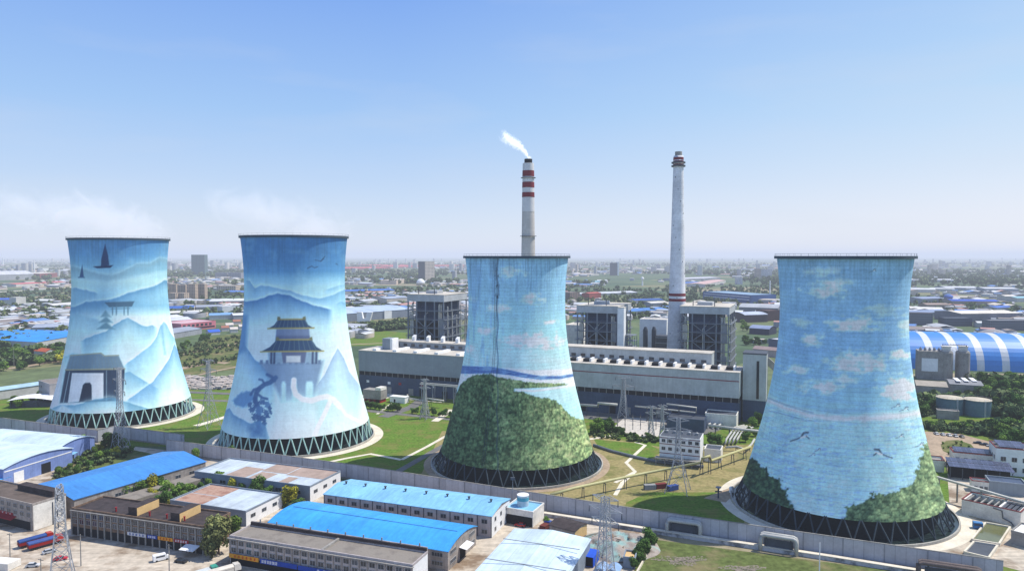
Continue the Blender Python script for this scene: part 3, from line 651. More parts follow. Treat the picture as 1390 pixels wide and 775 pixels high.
# slim stair tower at the right end of the pale hall
t = thing('stair_tower', 'white stair tower with dark slit at the right end of the turbine hall', 'stair tower', hp(HL+1,10), hrz)
MB().box(0,14,0,15,14,43).build('wall', m_clad_pale, t); MB().box(.2,13.8,.2,14.8,0,13.98).build('lower_wall', m_slate, t)
MB().box(8.2,9.8,-.12,-.004,15,39).build('window', m_glass, t); MB().box(-.2,14.2,-.2,15.2,43.004,43.8).build('roof', m_dsteel, t)
# conveyor gallery running down behind it
def gallery(label, p, q, w_, h_, m, trestles=3):
    t = thing('conveyor_gallery', label, 'conveyor', p.lerp(q,.5)*1.0, 0); c = p.lerp(q,.5); t.location = (c.x,c.y,0)
    a = p-Vector((c.x,c.y,0)); b_ = q-Vector((c.x,c.y,0))
    MB().bar(a, b_, w_, h=h_).build('gallery', m, t)
    for i in range(trestles):
        k = (i+.5)/trestles; r = a.lerp(b_,k); d = (b_-a).normalized(); n = Vector((-d.y,d.x,0)).normalized()
        tr = MB(); f1 = r+n*w_*.4; f2 = r-n*w_*.4
        tr.bar((f1.x+n.x*2,f1.y+n.y*2,0), f1-Vector((0,0,h_/2)), .5); tr.bar((f2.x-n.x*2,f2.y-n.y*2,0), f2-Vector((0,0,h_/2)), .5)
        for z in np.arange(4, max(5,r.z-3), 5): tr.bar((f1.x,f1.y,z),(f2.x,f2.y,z+3), .3)
        tr.build('trestle', m_dsteel, t)
gallery('long grey conveyor gallery sloping down behind the white stair tower', hp(HL+14,26)+Vector((0,0,38)), hp(HL+48,30)+Vector((0,0,6)), 5, 4, m_conc, 3)

# ------------------------------------------------------------------ open steel boiler houses
m_boiler = mat('boiler_casing', S(64,78,104,.9), .15, .15, stain=.3, seam=[('X',2.4,.2,.3),('Z',7,.25,.5)])
m_bcap = mat('boiler_house_cap', S(190,194,198,.85), .08, .15, stain=.25, seam=('X',3,.1,.2))
def boiler_house(label, A, L, dep, H, tower=False, dark=False):
    loc, rz = A, hrz; t = thing('boiler_house', label, 'boiler house', loc, rz, 'open steel boiler houses')
    MB().box(-.6,L+.6,-.6,dep+.6,H-6,H-.5).build('roof_cap', m_bcap, t); MB().box(-.8,L+.8,-.8,dep+.8,H-.49,H).build('roof', m_roofpale, t)
    MB().box(L*.16,L*.82,4,dep-5,6,H-6.4).build('boiler_casing', m_boiler, t)
    MB().box(L*.2,L*.78,2.4,3.98,34,H-24).build('furnace_wall', m_dark, t)
    st = m_bsteel
    xs = [L*k/4 for k in range(5)]; ys = [0, dep*.33, dep*.66, dep]
    for i, x in enumerate(xs):
        for j, y in enumerate(ys):
            if 0 < i < 4 and 0 < j < 3: continue
            MB().box(x-.45,x+.45,y-.45,y+.45,0,H-6).build('column', st, t)
    lev = np.arange(8, H-8, 7.2)
    for z in lev:
        f = MB()
        f.box(-.5,L+.5,-1.2,-.5,z,z+.55); f.box(L+.5,L+2.2,-1.2,dep,z,z+.4); f.box(-2.2,-.5,-1.2,dep,z,z+.4); f.box(0,L,.5,2.2,z,z+.25)
        for x0, x1, y in ((-2.2,L+2.2,-1.25),): f.bar((x0,y,z+1.5),(x1,y,z+1.5),.15)
        for x in (-2.15, L+2.15): f.bar((x,-1.2,z+1.5),(x,dep,z+1.5),.15)
        f.build('platform', st, t)
    for k in range(len(lev)-1):
        z0, z1 = lev[k]+.6, lev[k+1]
        for j in range(3):
            b = MB(); y0, y1 = ys[j], ys[j+1]; b.bar((L+.1,y0,z0),(L+.1,y1,z1),.4) if (k+j)%2 else b.bar((L+.1,y1,z0),(L+.1,y0,z1),.4)
            b.build('brace', st, t)
        if k % 2 == 0 and k+2 < len(lev):
            zz = lev[k+2]; b = MB(); b.bar((xs[1],-.55,z0),(xs[3],-.55,zz),.5); b.bar((xs[3],-.75,z0),(xs[1],-.75,zz),.5); b.build('brace', st, t)
    for x, r in ((L*.86,.9),(L*.91,.5),(L*.1,.8)): MB().tube([(x,1.6,6),(x,1.6,H-9),(x-2,6,H-8)], r, 10).build('downpipe', m_pipe, t)
    for k, (x0, x1, z0, z1) in enumerate(((.06,.15,8,30),(.83,.96,12,26),(.3,.5,8,22),(.55,.72,8,18),(.04,.14,38,50),(.84,.97,36,52))):
        MB().box(L*x0,L*x1,.6,3.2,z0,z1).build('duct', m_steel if k%2 else m_pipe, t)
    for k in range(5): MB().tube([(L+1.2,5+k*8,10),(L+1.2,5+k*8,H-10-4*(k%3))], .5, 8).build('riser', m_pipe, t)
    for k in range(7): MB().tube([(L*(.08+.13*k),-.2,9+4*(k%3)),(L*(.08+.13*k),-.2,H-12-6*(k%2)),(L*(.08+.13*k)+2.5,1.5,H-9-6*(k%2))], .22+.12*(k%2), 6).build('riser', m_dsteel if k%3 else m_pipe, t)
    for k in range(4): MB().box(L*(.12+.22*k),L*(.12+.22*k)+2.6,-.4,2,12+9*(k%3),16+9*(k%3)).build('equipment_box', m_steel if k%2 else m_dsteel, t)
    MB().box(L*.3,L*.62,dep*.3,dep*.55,H+.002,H+2.6).build('roof_room', m_bcap, t)
    for x in (L*.25,L*.7): MB().tube([(x,3,H),(x,3,H+5)], .35, 8).build('vent_stack', m_dsteel, t)
    if tower:
        s = MB(); s.box(L+.9,L+6,-3,4,0,H-1.2); s.box(L+.8,L+6.2,-3.2,4.2,H-1.19,H-.6,1); s.build('lift_shaft', [m_white, m_roofpale], t)
        q = MB()
        for z in np.arange(6, H-22, 4.5): q.box(L+6.4,L+14,1,9,z,z+.4)
        for xx in (L+6.6, L+10, L+13.8):
            for yy in (1.2, 8.6): q.box(xx-.25,xx+.25,yy-.25,yy+.25,0,H-24)
        q.build('side_frame', st, t)
    return t
bz = 65
def bpt(px, py, z): p = at(px, py, z); p.z = 0; return p
boiler_house('dark open steel boiler house furthest left, between the second and third towers', bpt(554,399,72.5), 34, 42, 72.5, dark=True)
boiler_house('open boiler house with a white lift shaft just right of the third tower', bpt(784,414,bz), 33, 44, 65, tower=True)
boiler_house('open boiler house with cream roof immediately right of the grey chimney', bpt(924,415,bz), 37, 44, 65)
# ------------------------------------------------------------------ chimneys
m_chim = mat('chimney_concrete', S(206,200,194,.9), .08, .05, stain=.3, seam=('Z',2.5,.12,.12))
m_chim_old = mat('old_chimney_concrete', S(224,224,228,1.0), .1, .12, stain=.3, seam=('Z',1.6,.16,.2))
m_band_white = mat('white_band_paint', S(228,226,226,.8), .05, .1, stain=.15); m_band_red = mat('red_band_paint', S(150,54,66,.62), .08, .1, stain=.2)
def chimney(label, x, y, H, r0, r1, bands, m, topm):
    t = thing('chimney', label, 'chimney', (x,y,0)); rr = lambda z: r0+(r1-r0)*(z/H)**.75
    MB().lathe([(rr(z),z) for z in np.linspace(0,H,30)], 48).build('shaft', m, t, smooth=True)
    for z0, z1, mm in bands: MB().lathe([(rr(z)+.12,z) for z in np.linspace(z0,z1,6)], 48, cap=False).build('band', mm, t, smooth=True)
    MB().lathe([(rr(H)*.72,H-.5),(rr(H)*.72,H+3.5),(rr(H)*.6,H+3.5),(rr(H)*.6,H-.5)], 32, cap=False).build('flue', topm, t)
    return t, rr
CY = 590; cx = 22/964*CY
HZA = topz(717,222,CY)
tA, rA = chimney('chimney with three red bands trailing white smoke, behind the third tower', cx, CY, HZA, 8.2, 4.5, [(HZA-64*.612*1.0-.5,HZA-27.6,m_band_white),(HZA-27.5,HZA-.1,m_band_white)], m_chim, m_dark)
for ya, yb in ((232,240),(247.5,255),(261.5,268)):
    z1, z0 = topz(717,ya,CY), topz(717,yb,CY); MB().lathe([(rA(z)+.26,z) for z in np.linspace(z0,z1,5)], 48, cap=False).build('band', m_band_red, tA, smooth=True)
for z in (HZA-12, HZA-60): MB().lathe([(rA(z)+.2,z),(rA(z)+1.5,z),(rA(z)+1.5,z+.3),(rA(z)+.2,z+.3)], 40, cap=False).build('gallery', m_dsteel, tA)
DY = 596; dx = (919.5-695)/964*DY; HZB = topz(919,212,DY)
tB, rB = chimney('tall weathered grey chimney with a narrow crown beside the right boiler house', dx, DY, HZB, 9.4, 4.0, [], m_chim_old, m_conc)
for ya, yb in ((398,401.6),(405,408.6),(214,217.5),(218.6,220.4),(223,225.5)):
    z1, z0 = topz(919,ya,DY), topz(919,yb,DY); MB().lathe([(rB(z)+.2,z) for z in np.linspace(z0,z1,5)], 48, cap=False).build('band', m_band_red, tB, smooth=True)
for ya in (226.5, 222):
    z = topz(919,ya,DY); MB().lathe([(rB(z)+.2,z),(rB(z)+1.6,z),(rB(z)+1.6,z+1.1),(rB(z)+1.4,z+1.1),(rB(z)+1.4,z+.3),(rB(z)+.2,z+.3)], 40, cap=False).build('gallery', m_dsteel, tB)
for i in range(14):
    z = 40+i*10; a = -PI/2+((i*7)%9-4)*.25; r = rB(z)+.05; MB().box(-.25,.25,-.2,.2,-.4,.4).build('port', m_dark, tB, loc=(r*math.cos(a),r*math.sin(a),z), rz=a+PI/2)

# ------------------------------------------------------------------ plant around the boilers
def shed(name, label, cat, px, wpx, py, h, dep, wall, roof, kind='flat', rise=1.5, rz=hrz, ridge='x', group=None):
    """building whose front foot is centred at px,py and wpx pixels wide"""
    c = at(px, py); Lm = wpx/964*c.y/max(.3,math.cos(rz)); d = Vector((math.cos(rz),math.sin(rz),0))*Lm/2
    return hall(name, label, cat, c-d, c+d, dep, h, wall, roof, kind, rise, ridge, group=group)
shed('ash_hall', 'big plain white hall standing between the two right hand boiler houses', 'hall', 886, 34, 497, 44, 22, m_white, m_roofpale)
shed('filter_house', 'stepped white filter house just left of the grey chimney', 'filter house', 876, 16, 494, 28, 10, m_white2, m_roofpale)
t = thing('flue_gas_absorber', 'pair of slim dark absorber columns left of the grey chimney foot', 'absorber', at(883,500))
for x in (-5, 3): b = MB(); b.lathe([(2.2,0),(2.2,36),(1.2,39)], 20, c=(x,0)); b.build('column', m_dsteel, t)
t = thing('duct_house', 'dark low duct house right of the absorber columns', 'duct house', at(890,503), hrz); MB().box(0,26,0,12,0,32).build('wall', m_dsteel, t)
for z in (20,25,30): MB().box(-.3,26.3,-.5,12,z,z+1).build('duct', m_steel, t)
shed('precipitator', 'pale boxy precipitator standing just left of the white lift shaft boiler house', 'precipitator', 778, 22, 500, 40, 26, m_white2, m_roofpale)
# ------------------------------------------------------------------ coal store, silos and tanks on the right
m_blue_sheet = mat('blue_sheet', S(60,146,226,.78), .05, .1, .45, .35, stain=.12, seam=('X',1.1,.06,.1))
m_white_sheet = mat('white_sheet', S(230,234,238,.76), .05, .1, .45, .35, stain=.15, seam=('X',1.1,.08,.1))
c0 = at(1316,503); rzc = R(-13); wdt = 78; Lc = 320
t = thing('coal_store', 'long barrel vaulted coal store striped in blue and white', 'coal store', c0-Vector((math.cos(rzc),math.sin(rzc),0))*110, rzc)
prof = [(wdt/2-wdt/2*math.cos(a), 31*math.sin(a)**.85) for a in np.linspace(0,PI,25)]
x = 0; k = 0
while x < Lc:
    wd = 6.2 if k % 2 else 14.2; b = MB()
    for i in range(24): b.quad((x,prof[i][0],prof[i][1]),(x+wd,prof[i][0],prof[i][1]),(x+wd,prof[i+1][0],prof[i+1][1]),(x,prof[i+1][0],prof[i+1][1]))
    b.build('vault_strip', m_white_sheet if k % 2 else m_blue_sheet, t, smooth=True); x += wd; k += 1
MB().extr([(p_[0]*.995+.2,p_[1]*.995) for p_ in prof], 'x', .3, .6).build('end_wall', m_white_sheet, t)
vn = MB()
for q in range(18): vn.box(8+q*17,10+q*17,wdt/2-1,wdt/2+1,30.7,32.2)
vn.build('ridge_vents', m_white, t)
for px, lab in ((1283,'left'),(1306,'right')):
    t = thing('silo', f'{lab} one of two tall grey silos in front of the striped coal store', 'silo', at(px,515), hrz, 'grey silos')
    MB().lathe([(5.4,0),(5.4,23),(4.6,24.4)], 36).build('silo_body', m_conc, t, smooth=False)
    h = MB(); h.box(-3,3,-3,3,24.4,28); h.box(-3.6,3.6,-3.6,3.6,28.004,28.6); h.build('head_house', m_white2, t)
    rl = MB(); rl.lathe([(5.3,25.4),(5.4,25.4),(5.4,25.55),(5.3,25.55),(5.3,25.4)], 36, cap=False); rl.build('railing', m_dsteel, t)
t = thing('silo_bridge', 'dark steel bridge linking the tops of the two silos', 'bridge', at(1294.5,515), hrz); MB().box(-9,9,-.8,.8,29.2,29.6).build('deck', m_dsteel, t)
b = MB(); b.bar((-9,-.8,30.6),(9,-.8,30.6),.15); [b.bar((q,-.8,29.6),(q,-.8,30.6),.12) for q in np.arange(-9,9.1,2)]; b.build('railing', m_dsteel, t)
for q in (-8.6,8.6): MB().box(q-.3,q+.3,-.3,.3,28.62,29.2).build('post', m_dsteel, t)
t = thing('hopper_block', 'grey concrete hopper block with a pale panel left of the two silos', 'hopper', at(1245,514), hrz)
MB().box(0,19,0,14,0,24).build('wall', m_conc, t); MB().box(3,15,-.3,-.004,7,18).build('panel', m_white, t)
for i in range(5): b = MB(); b.lathe([(1,24.05),(1,26),(.3,27)], 10, c=(2.5+i*3.4,4)); b.build('vent_cowl', m_steel, t)
shed('sorting_shed', 'low tan hipped shed below the grey hopper block', 'shed', 1265, 34, 535, 6, 20, m_conc, mat('tan_roof', S(186,176,160,.75), .1, .3), 'gable', 2.5)
shed('sorting_shed', 'low shed with three white roof strips below the silos', 'shed', 1312, 36, 533, 6, 24, m_conc, mat('striped_roof', S(150,152,156,.8), .1, .3, seam=('X',8,.0,.1)), 'gable', 1.6)
for i in range(3):
    p = at(1302+i*11,532); b = MB(); b.box(-1.6,1.6,0,17,0,.25); o = b.build('roof_light', m_white, None, loc=loc2w(p,hrz,0,2,7.9), rz=hrz); tag(o, 'white translucent strip lying on the low shed roof below the silos', 'roof light', 'white roof strips')
m_tank = mat('tank_paint', S(92,122,134,.85), .06, .2, .5, stain=.2, seam=('Z',2.2,.12,.12)); m_tankroof = mat('tank_roof', S(220,208,184,.76), .06, .3, .6, stain=.25)
for px, py, lab in ((1289,563,'left'),(1326,566,'right')):
    t = thing('storage_tank', f'{lab} one of two round green grey tanks with a cream top', 'storage tank', at(px,py-3), 0, 'round storage tanks')
    MB().lathe([(8,0),(8,10.2)], 48).build('shell', m_tank, t, smooth=False); MB().lathe([(8.25,10.204),(8.25,10.5),(.2,11.8)], 48).build('roof', m_tankroof, t)
    b = MB(); [b.box(-.4+e,-.3+e,-8.3,-8.1,0,11) for e in (0,.7)]; [b.box(-.4,.4,-8.3,-8.1,z,z+.1) for z in np.arange(.5,11,.6)]; b.build('ladder', m_white, t)
    b = MB(); b.lathe([(7.9,11.5),(8,11.5),(8,11.6),(7.9,11.6),(7.9,11.5)], 40, cap=False); [b.bar((7.95*math.cos(a),7.95*math.sin(a),10.5),(7.95*math.cos(a),7.95*math.sin(a),11.5),.06) for a in np.linspace(0,2*PI,20)]; b.build('railing', m_steel, t)
shed('pump_room', 'small grey box building in front of the left round tank', 'pump room', 1287, 24, 569, 5, 5, m_conc, m_roofpale)
# administrative blocks with solar roofs
m_solar = mat('solar_panels', (.045,.05,.085), .15, .3, .25, .5, stain=0, seam=[('X',2.1,-.9,.14),('Y',1.3,-.9,.12)])
def solar(t, x0, x1, y0, y1, z, tilt=.12):
    b = MB(); b.add([(x0,y0,z),(x1,y0,z),(x1,y1,z+(y1-y0)*tilt),(x0,y1,z+(y1-y0)*tilt)], [(0,1,2,3)]); b.add([(x0,y0,z-.08),(x1,y0,z-.08),(x1,y1,z-.08+(y1-y0)*tilt),(x0,y1,z-.08+(y1-y0)*tilt)], [(3,2,1,0)])
    for x in np.linspace(x0+.5,x1-.5,5): b.bar((x,y1-.3,z-.6),(x,y1-.3,z+(y1-y0)*tilt),.12); b.bar((x,y0+.3,z-.6),(x,y0+.3,z),.12)
    b.build('solar_array', m_solar, t)
m_cap_red = mat('dark_red_coping', S(128,52,56,.8), .1, .4)
def red_coping(t, L, dep, h, z0=None):
    b = MB(); z = h+.72 if z0 is None else z0
    b.box(-.16,L+.16,-.16,.34,z,z+.3); b.box(-.16,L+.16,dep-.34,dep+.16,z,z+.3); b.box(-.16,.34,.345,dep-.345,z,z+.3); b.box(L-.34,L+.16,.345,dep-.345,z,z+.3); b.build('coping', m_cap_red, t)
t, L, lo, rz = shed('office_block', 'white two storey office with red coping and solar panels, at the right edge', 'office', 1378, 42, 646, 12, 15, m_white, m_conc); red_coping(t, L, 15, 12)
solar(t, 1.5, L-3, 2, 7.5, 13.2); solar(t, 1.5, L-3, 8.6, 13.6, 13.2); windows(t, L, 15, 'front', [3+i*4.4 for i in range(int(L/4.4))], (2,6.8), 2.0, 2.0); windows(t, L, 15, 'left', [3,7.5,12], (2,6.8), 2, 2)
t, L, lo, rz = shed('office_block', 'small white block with solar panels and red coping beyond the dark solar canopy', 'office', 1322, 46, 636, 6.5, 10, m_white2, m_conc); red_coping(t, L, 10, 6.5); solar(t, .8, L-.8, 1.5, 8.5, 7.6)
windows(t, L, 10, 'front', [2+i*3.4 for i in range(int(L/3.4))], (3.4,), 1.4, 1.5)
cp = at(1288,650); t = thing('solar_canopy', 'long dark solar canopy on posts in front of the small white block', 'solar canopy', cp, hrz)
solar(t, 0, 26, 0, 6.6, 6.2, .1); solar(t, 0, 26, 6.8, 12, 7, .1)
for i in range(6):
    for y in (.4, 11.4): MB().box(.6+i*4.9-.15,.6+i*4.9+.15,y-.15,y+.15,0,5.6 if y < 1 else 7.3).build('post', m_dsteel, t)
MB().box(1,25,4,11,0,4.8).build('dark_infill', m_dark, t)  # near-black block fills the space under the canopy
t, L, lo, rz = shed('gate_house', 'tiny white hut with three windows below the solar canopy', 'hut', 1334, 24, 668, 4, 5, m_white2, m_conc); windows(t, L, 5, 'front', [1.6,3.6,5.4], (1.2,), 1.1, 1.4); red_coping(t, L, 5, 4)
t, L, lo, rz = shed('gate_house', 'small white hut beside the fourth tower with red roof edge', 'hut', 1268, 22, 640, 5, 8, m_white2, m_conc); red_coping(t, L, 8, 5)
t, L, lo, rz = shed('filter_house', 'blue grey flat roofed house behind the open settling basin block', 'filter house', 1368, 40, 672, 5, 9, m_clad_grey, m_slate)
# open basin block
loc, rz, L = base(at(1305,697), at(1385,716)); t = thing('basin_block', 'long white basin block with open water channels and a red edge', 'basin block', loc, rz); dep = 13
b = MB(); b.box(0,L,0,.8,0,6); b.box(0,L,dep-.8,dep,0,6); b.box(0,.8,.8,dep-.8,0,6); b.box(L-.8,L,.8,dep-.8,0,6); b.box(L*.62,L*.62+.7,.8,dep-.8,0,6); b.build('wall', m_white2, t)
MB().box(.81,L-.81,.81,dep-.81,0,3.6).build('basin_water', m_water, t)
for i in range(5): MB().box(1.2+i*L*.115,1.7+i*L*.115,.81,dep-.81,5.2,5.7).build('beam', m_conc, t)
for i in range(4): MB().box(L*.65+i*1.7,L*.65+1.2+i*1.7,.81,dep-.81,5.3,5.6).build('cover_slab', m_dsteel, t)
red_coping(t, L, dep, 6, 6.004)
b = MB(); b.tube([(L*.55,-.5,5.6),(L*.7,-.6,5.2),(L*.72,-.6,2.4),(L*.86,-.6,1.4),(L*.9,-.6,.2)], .25, 8); b.build('drain_pipe', m_dsteel, t)
t = thing('pipe_bridge', 'pale pipe bridge leading from the fourth tower over to the basin block', 'pipe bridge', at(1262,672))
p0 = Vector((0,0,9)); p1 = at(1395,683,7)-at(1262,672); MB().bar(p0, p1, 1.3, h=.8).build('deck', m_pipe, t)
for k in (.1,.3,.55,.8): r = p0.lerp(p1,k); MB().box(r.x-.25,r.x+.25,r.y-.25,r.y+.25,0,r.z-.4).build('post', m_conc, t)
def pond(label, pts, m, water=True):
    P = [at(*p) for p in pts]; c = sum(P, Vector())/4; t = thing('settling_pond', label, 'pond', (c.x,c.y,0)); Q = [p-c for p in P]
    b = MB()
    for i in range(4): b.bar((Q[i].x,Q[i].y,.6),(Q[(i+1)%4].x,Q[(i+1)%4].y,.6),.6,h=1.2)
    b.build('rim', m_path, t); MB().quad(*[(q.x,q.y,.7) for q in Q]).build('surface', m, t)
pond('open pond of murky green water beside the basin block', [(1319,735),(1356,741),(1371,718),(1338,712)], m_pond)
pond('dark covered pond just below the murky green pond', [(1309,752),(1342,760),(1354,743),(1322,738)], m_dsteel)
A_, B_ = at(1372,738), at(1410,748); hall('pump_house', 'white roofed pump house cut off by the right edge of the picture', 'pump house', A_, B_, 12, 4.5, m_conc, m_white, 'flat')
b = MB(); b.box(-1.6,1.6,-1.1,1.1,.35,2.6); b.box(-1.3,1.3,-1.12,-1.1,1.4,2.2,1); b.box(-1.2,-.8,-1,1,0,.35,1); b.box(.8,1.2,-1,1,0,.35,1); o = b.build('chemical_skid', [mat('skid_blue', S(80,140,196,.8)), m_dsteel], None, loc=at(1327,717), rz=hrz); tag(o, 'small blue boxed skid standing on the yard beside the green pond', 'skid')

# ------------------------------------------------------------------ control building and pipes between the third and fourth towers
loc, rz, L = base(at(895,628), at(950,634)); t = thing('control_building', 'white three storey building with thin red stripes and roof fans', 'control building', loc, rz); dep = 13; H = 14
MB().box(0,L,0,dep,0,H).build('wall', m_white, t); MB().box(.3,L-.3,.3,dep-.3,H+.004,H+.2).build('roof', m_dsteel, t)
for z in (5.2, 9.9, 13.0): MB().box(-.06,L+.06,-.08,-.004,z,z+.35).build('stripe', m_cap_red, t)
windows(t, L, dep, 'front', [2+i*3.3 for i in range(int(L/3.3))], (2,7,11), 1.7, 1.5)
for i in range(5): MB().lathe([(.9,H+.204),(.9,H+1.3),(.3,H+1.7)], 14, c=(2.5+i*(L-5)/4,7)).build('roof_fan', m_steel, t)
b = MB(); b.box(-1.6,L+1.6,-4.2,-.4,3.4,3.7); [b.box(q-.2,q+.2,-4,-3.6,0,3.4) for q in np.linspace(-1,L+1,6)]; b.build('veranda', m_conc, t)
t, L, lo, rz = shed('annex', 'dark roofed white annex touching the right end of the control building', 'annex', 967, 20, 627, 6, 9, m_white2, m_dsteel)
t, L, lo, rz = shed('pump_house', 'low white pump house with dark flat roof in front of the turbine hall', 'pump house', 978, 38, 581, 8, 12, m_white2, m_dsteel)
for i in range(3): MB().tube([(4+i*3,-.5,3),(2.5+i*3,-3.5,2.4),(2+i*3,-4.5,.2)], .7, 10).build('outlet_pipe', m_pipe, t)
t, L, lo, rz = shed('substation', 'low dark substation right behind the control building', 'substation', 930, 46, 585, 7, 12, m_slate, m_dsteel)
# transformers
for i, (px, py) in enumerate([(846,553),(866,556),(888,560),(910,563),(800,551),(822,554)]):
    t = thing('transformer', 'grey transformer with radiators in the row along the turbine hall', 'transformer', at(px,py+5), hrz, 'transformers along the turbine hall')
    MB().box(-2.6,2.6,-1.8,1.8,.4,4).build('tank', m_steel, t); MB().box(-2.9,2.9,-2,2,0,.396).build('plinth', m_conc, t)
    for q in range(4): MB().box(-2.2+q*1.2,-1.6+q*1.2,-2.9,-1.84,.8,3.6).build('radiator', m_dsteel, t)
    for q in (-1.5,0,1.5): MB().lathe([(.22,4.004),(.32,4.3),(.2,4.6),(.32,4.9),(.15,6)], 10, c=(q,0)).build('bushing', m_white, t)
    MB().tube([(-2,.9,4.8),(2,.9,4.8)], .5, 10).build('conservator', m_steel, t)
for i in range(18):
    px = 838+(i%6)*10.5; py = 570+(i//6)*6.5
    t = thing('insulator_stand', 'slim insulator stand rising from the white gravel yard', 'insulator', at(px,py), hrz, 'insulator stands in the gravel yard')
    MB().box(-.2,.2,-.2,.2,0,2.4).build('post', m_conc, t); MB().lathe([(.2,2.404),(.34,2.7),(.2,3),(.34,3.3),(.2,3.6),(.1,4.2)], 8).build('insulator', m_dsteel, t)
# pipes
def pipeline(name, label, pts, r, m, supports=0, cat='pipe', sm=None, group=None):
    P = [at(*p) for p in pts]; c = sum(P, Vector())/len(P); c.z = 0; t = thing(name, label, cat, c, 0, group)
    Q = [p-c for p in P]; MB().tube(Q, r, 12).build('pipe', m, t, smooth=True)
    cum = [0]
    for a, b in zip(Q[:-1], Q[1:]): cum.append(cum[-1]+(b-a).length)
    for i in range(supports):
        s = cum[-1]*(i+.5)/supports; k = max(j for j in range(len(cum)-1) if cum[j] <= s); q = Q[k].lerp(Q[k+1], (s-cum[k])/(cum[k+1]-cum[k]))
        if q.z-r < .6: continue
        d = (Q[k+1]-Q[k]).normalized(); n = Vector((-d.y,d.x,0)); b = MB()
        for e in (-.9,.9): b.bar((q.x+n.x*e,q.y+n.y*e,0),(q.x+n.x*e*.6,q.y+n.y*e*.6,q.z-r-.15),.28)
        b.bar((q.x-n.x,q.y-n.y,q.z-r-.15),(q.x+n.x,q.y+n.y,q.z-r-.15),.3); b.build('support', sm or m_dsteel, t)
pipeline('yellow_pipe', 'long pale yellow pipe on tall supports crossing the dry lawn', [(748,671,5),(780,662,5.2),(860,645,5.4),(952,627.5,5.6),(953,622,9),(963,618.5,9),(965,625,5.8),(985,618,5.8),(1019,606,5.8)], .62, m_yellow, 12)
pipeline('ground_pipe', 'dark grey pipe lying across the green lawn behind the yellow pipe', [(806,604,.7),(830,612,.7),(862,620,.7),(890,626,.7),(925,630,.7),(955,633,.7)], .85, mat('grey_pipe_jacket', S(120,126,136,.8), .1, .4, .5), 0)
for i in range(4):
    pipeline('feed_pipe', 'pale bent feed pipe in the bundle left of the fourth tower', [(984+i*5,603-i*.5,1),(986+i*5,596,3.2),(997+i*4,580+i,3.4),(1010+i*4,577+i,3)], .55, m_pipe, 3, group='feed pipes left of the fourth tower')
pipeline('feed_pipe', 'long straight pale pipe running to the fourth tower above the bundle', [(962,577,5),(1000,582,5),(1040,586,5)], .8, m_pipe, 4)
pipeline('pipe_loop', 'low pale pipe loop at the far end of the yellow pipe', [(985,607,2),(1000,606,2.4),(1012,610,2.4),(1020,603,2.4),(1024,596,2.4)], .6, m_pipe, 3)
pipeline('steam_pipe', 'pale steam pipe on a gantry along the pale turbine hall', [(786,549,7),(812,551,7),(812,547,10),(838,549,10)], .8, m_pipe, 3)
pipeline('steam_pipe', 'long thin pale pipe gantry in front of the blue hall wall', [(862,551,9),(900,555,9),(945,560,9),(945,553,13),(905,548,13)], .5, m_pipe, 4)
pipeline('steam_pipe', 'stepped pale pipe in front of the grey turbine hall', [(553,536,3),(553,540,3),(576,544,3),(576,540,5),(602,544,5)], .7, m_pipe, 2)
t = thing('pipe_gantry', 'grey steel pipe gantry in front of the grey turbine hall', 'gantry', at(574,543), hrz)
for x in (0,9,18,26):
    b = MB()
    for e in (-1.6,1.6): b.box(x-.3,x+.3,e-.3,e+.3,0,11)
    b.box(x-.3,x+.3,-2,2,11,11.5); b.build('portal', m_bsteel, t)
for z in (11.9,12.6): MB().tube([(-2,-.8+(z-11.9)*2,z),(30,-.8+(z-11.9)*2,z)], .4, 8).build('pipe', m_pipe, t)
t = thing('storage_vessel', 'pale boxy vessel with a red base left of the grey turbine hall', 'vessel', at(493,545), hrz)
MB().box(0,15,0,8,2.5,9).build('body', m_conc, t); MB().box(10.5,15.2,-.3,7,9.004,11).build('head', m_white2, t)
for x in (.8,5,9.5,14): MB().box(x-.3,x+.3,.3,7.6,0,2.49).build('saddle', m_red, t)
b = MB(); b.box(-6.2,6.2,-2.6,2.6,0,4.2); b.box(-6.5,6.5,-2.8,2.8,4.204,4.6); b.box(-3,-1.6,-2.66,-2.61,.3,2.6,1); o = b.build('site_cabin', [m_white, m_dark], None, loc=at(542,546), rz=hrz); tag(o, 'white site cabin on the lawn in front of the grey turbine hall', 'cabin')
for i, (px, py, lab, c) in enumerate([(882,662,'grey',(150,150,150)),(897,660.5,'dark red',(120,50,50)),(913,663,'blue',(60,84,150))]):
    t = thing('storage_container', f'{lab} container standing on the dry lawn below the yellow pipe', 'container', at(px,py+2), .1+.2*i)
    mm = mat('container_paint', S(*c), .12, .5, seam=('X',.4,.2,.1)); MB().box(-2.6,2.6,-1.1,1.1,.15,2.3).build('body', mm, t); MB().box(-2.62,-2.605,-1,1,.3,2.1).build('door', m_dsteel, t); MB().box(-2.4,2.4,-1,1,0,.146).build('skid', m_dsteel, t)
t = thing('valve_stand', 'dark valve stand on the dirt left of the fourth tower', 'valve', at(975,676)); 
MB().tube([(0,0,0),(0,0,4.5)], .35, 10).build('riser', m_dsteel, t); MB().tube([(-1.4,0,3),(1.4,0,3)], .3, 10).build('branch', m_dsteel, t); MB().lathe([(.1,4.5),(1.2,4.7),(1.2,5),(.1,5.2)], 16).build('hand_wheel', m_steel, t)
t = thing('pump_set', 'white pump set at the foot of the fourth tower', 'pump', at(993,668)); MB().lathe([(1.1,0),(1.1,2.2),(.6,2.6)], 16).build('casing', m_white, t); MB().tube([(0,0,2.4),(0,-1.4,3),(0,-2.4,.6)], .4, 8).build('elbow', m_pipe, t)
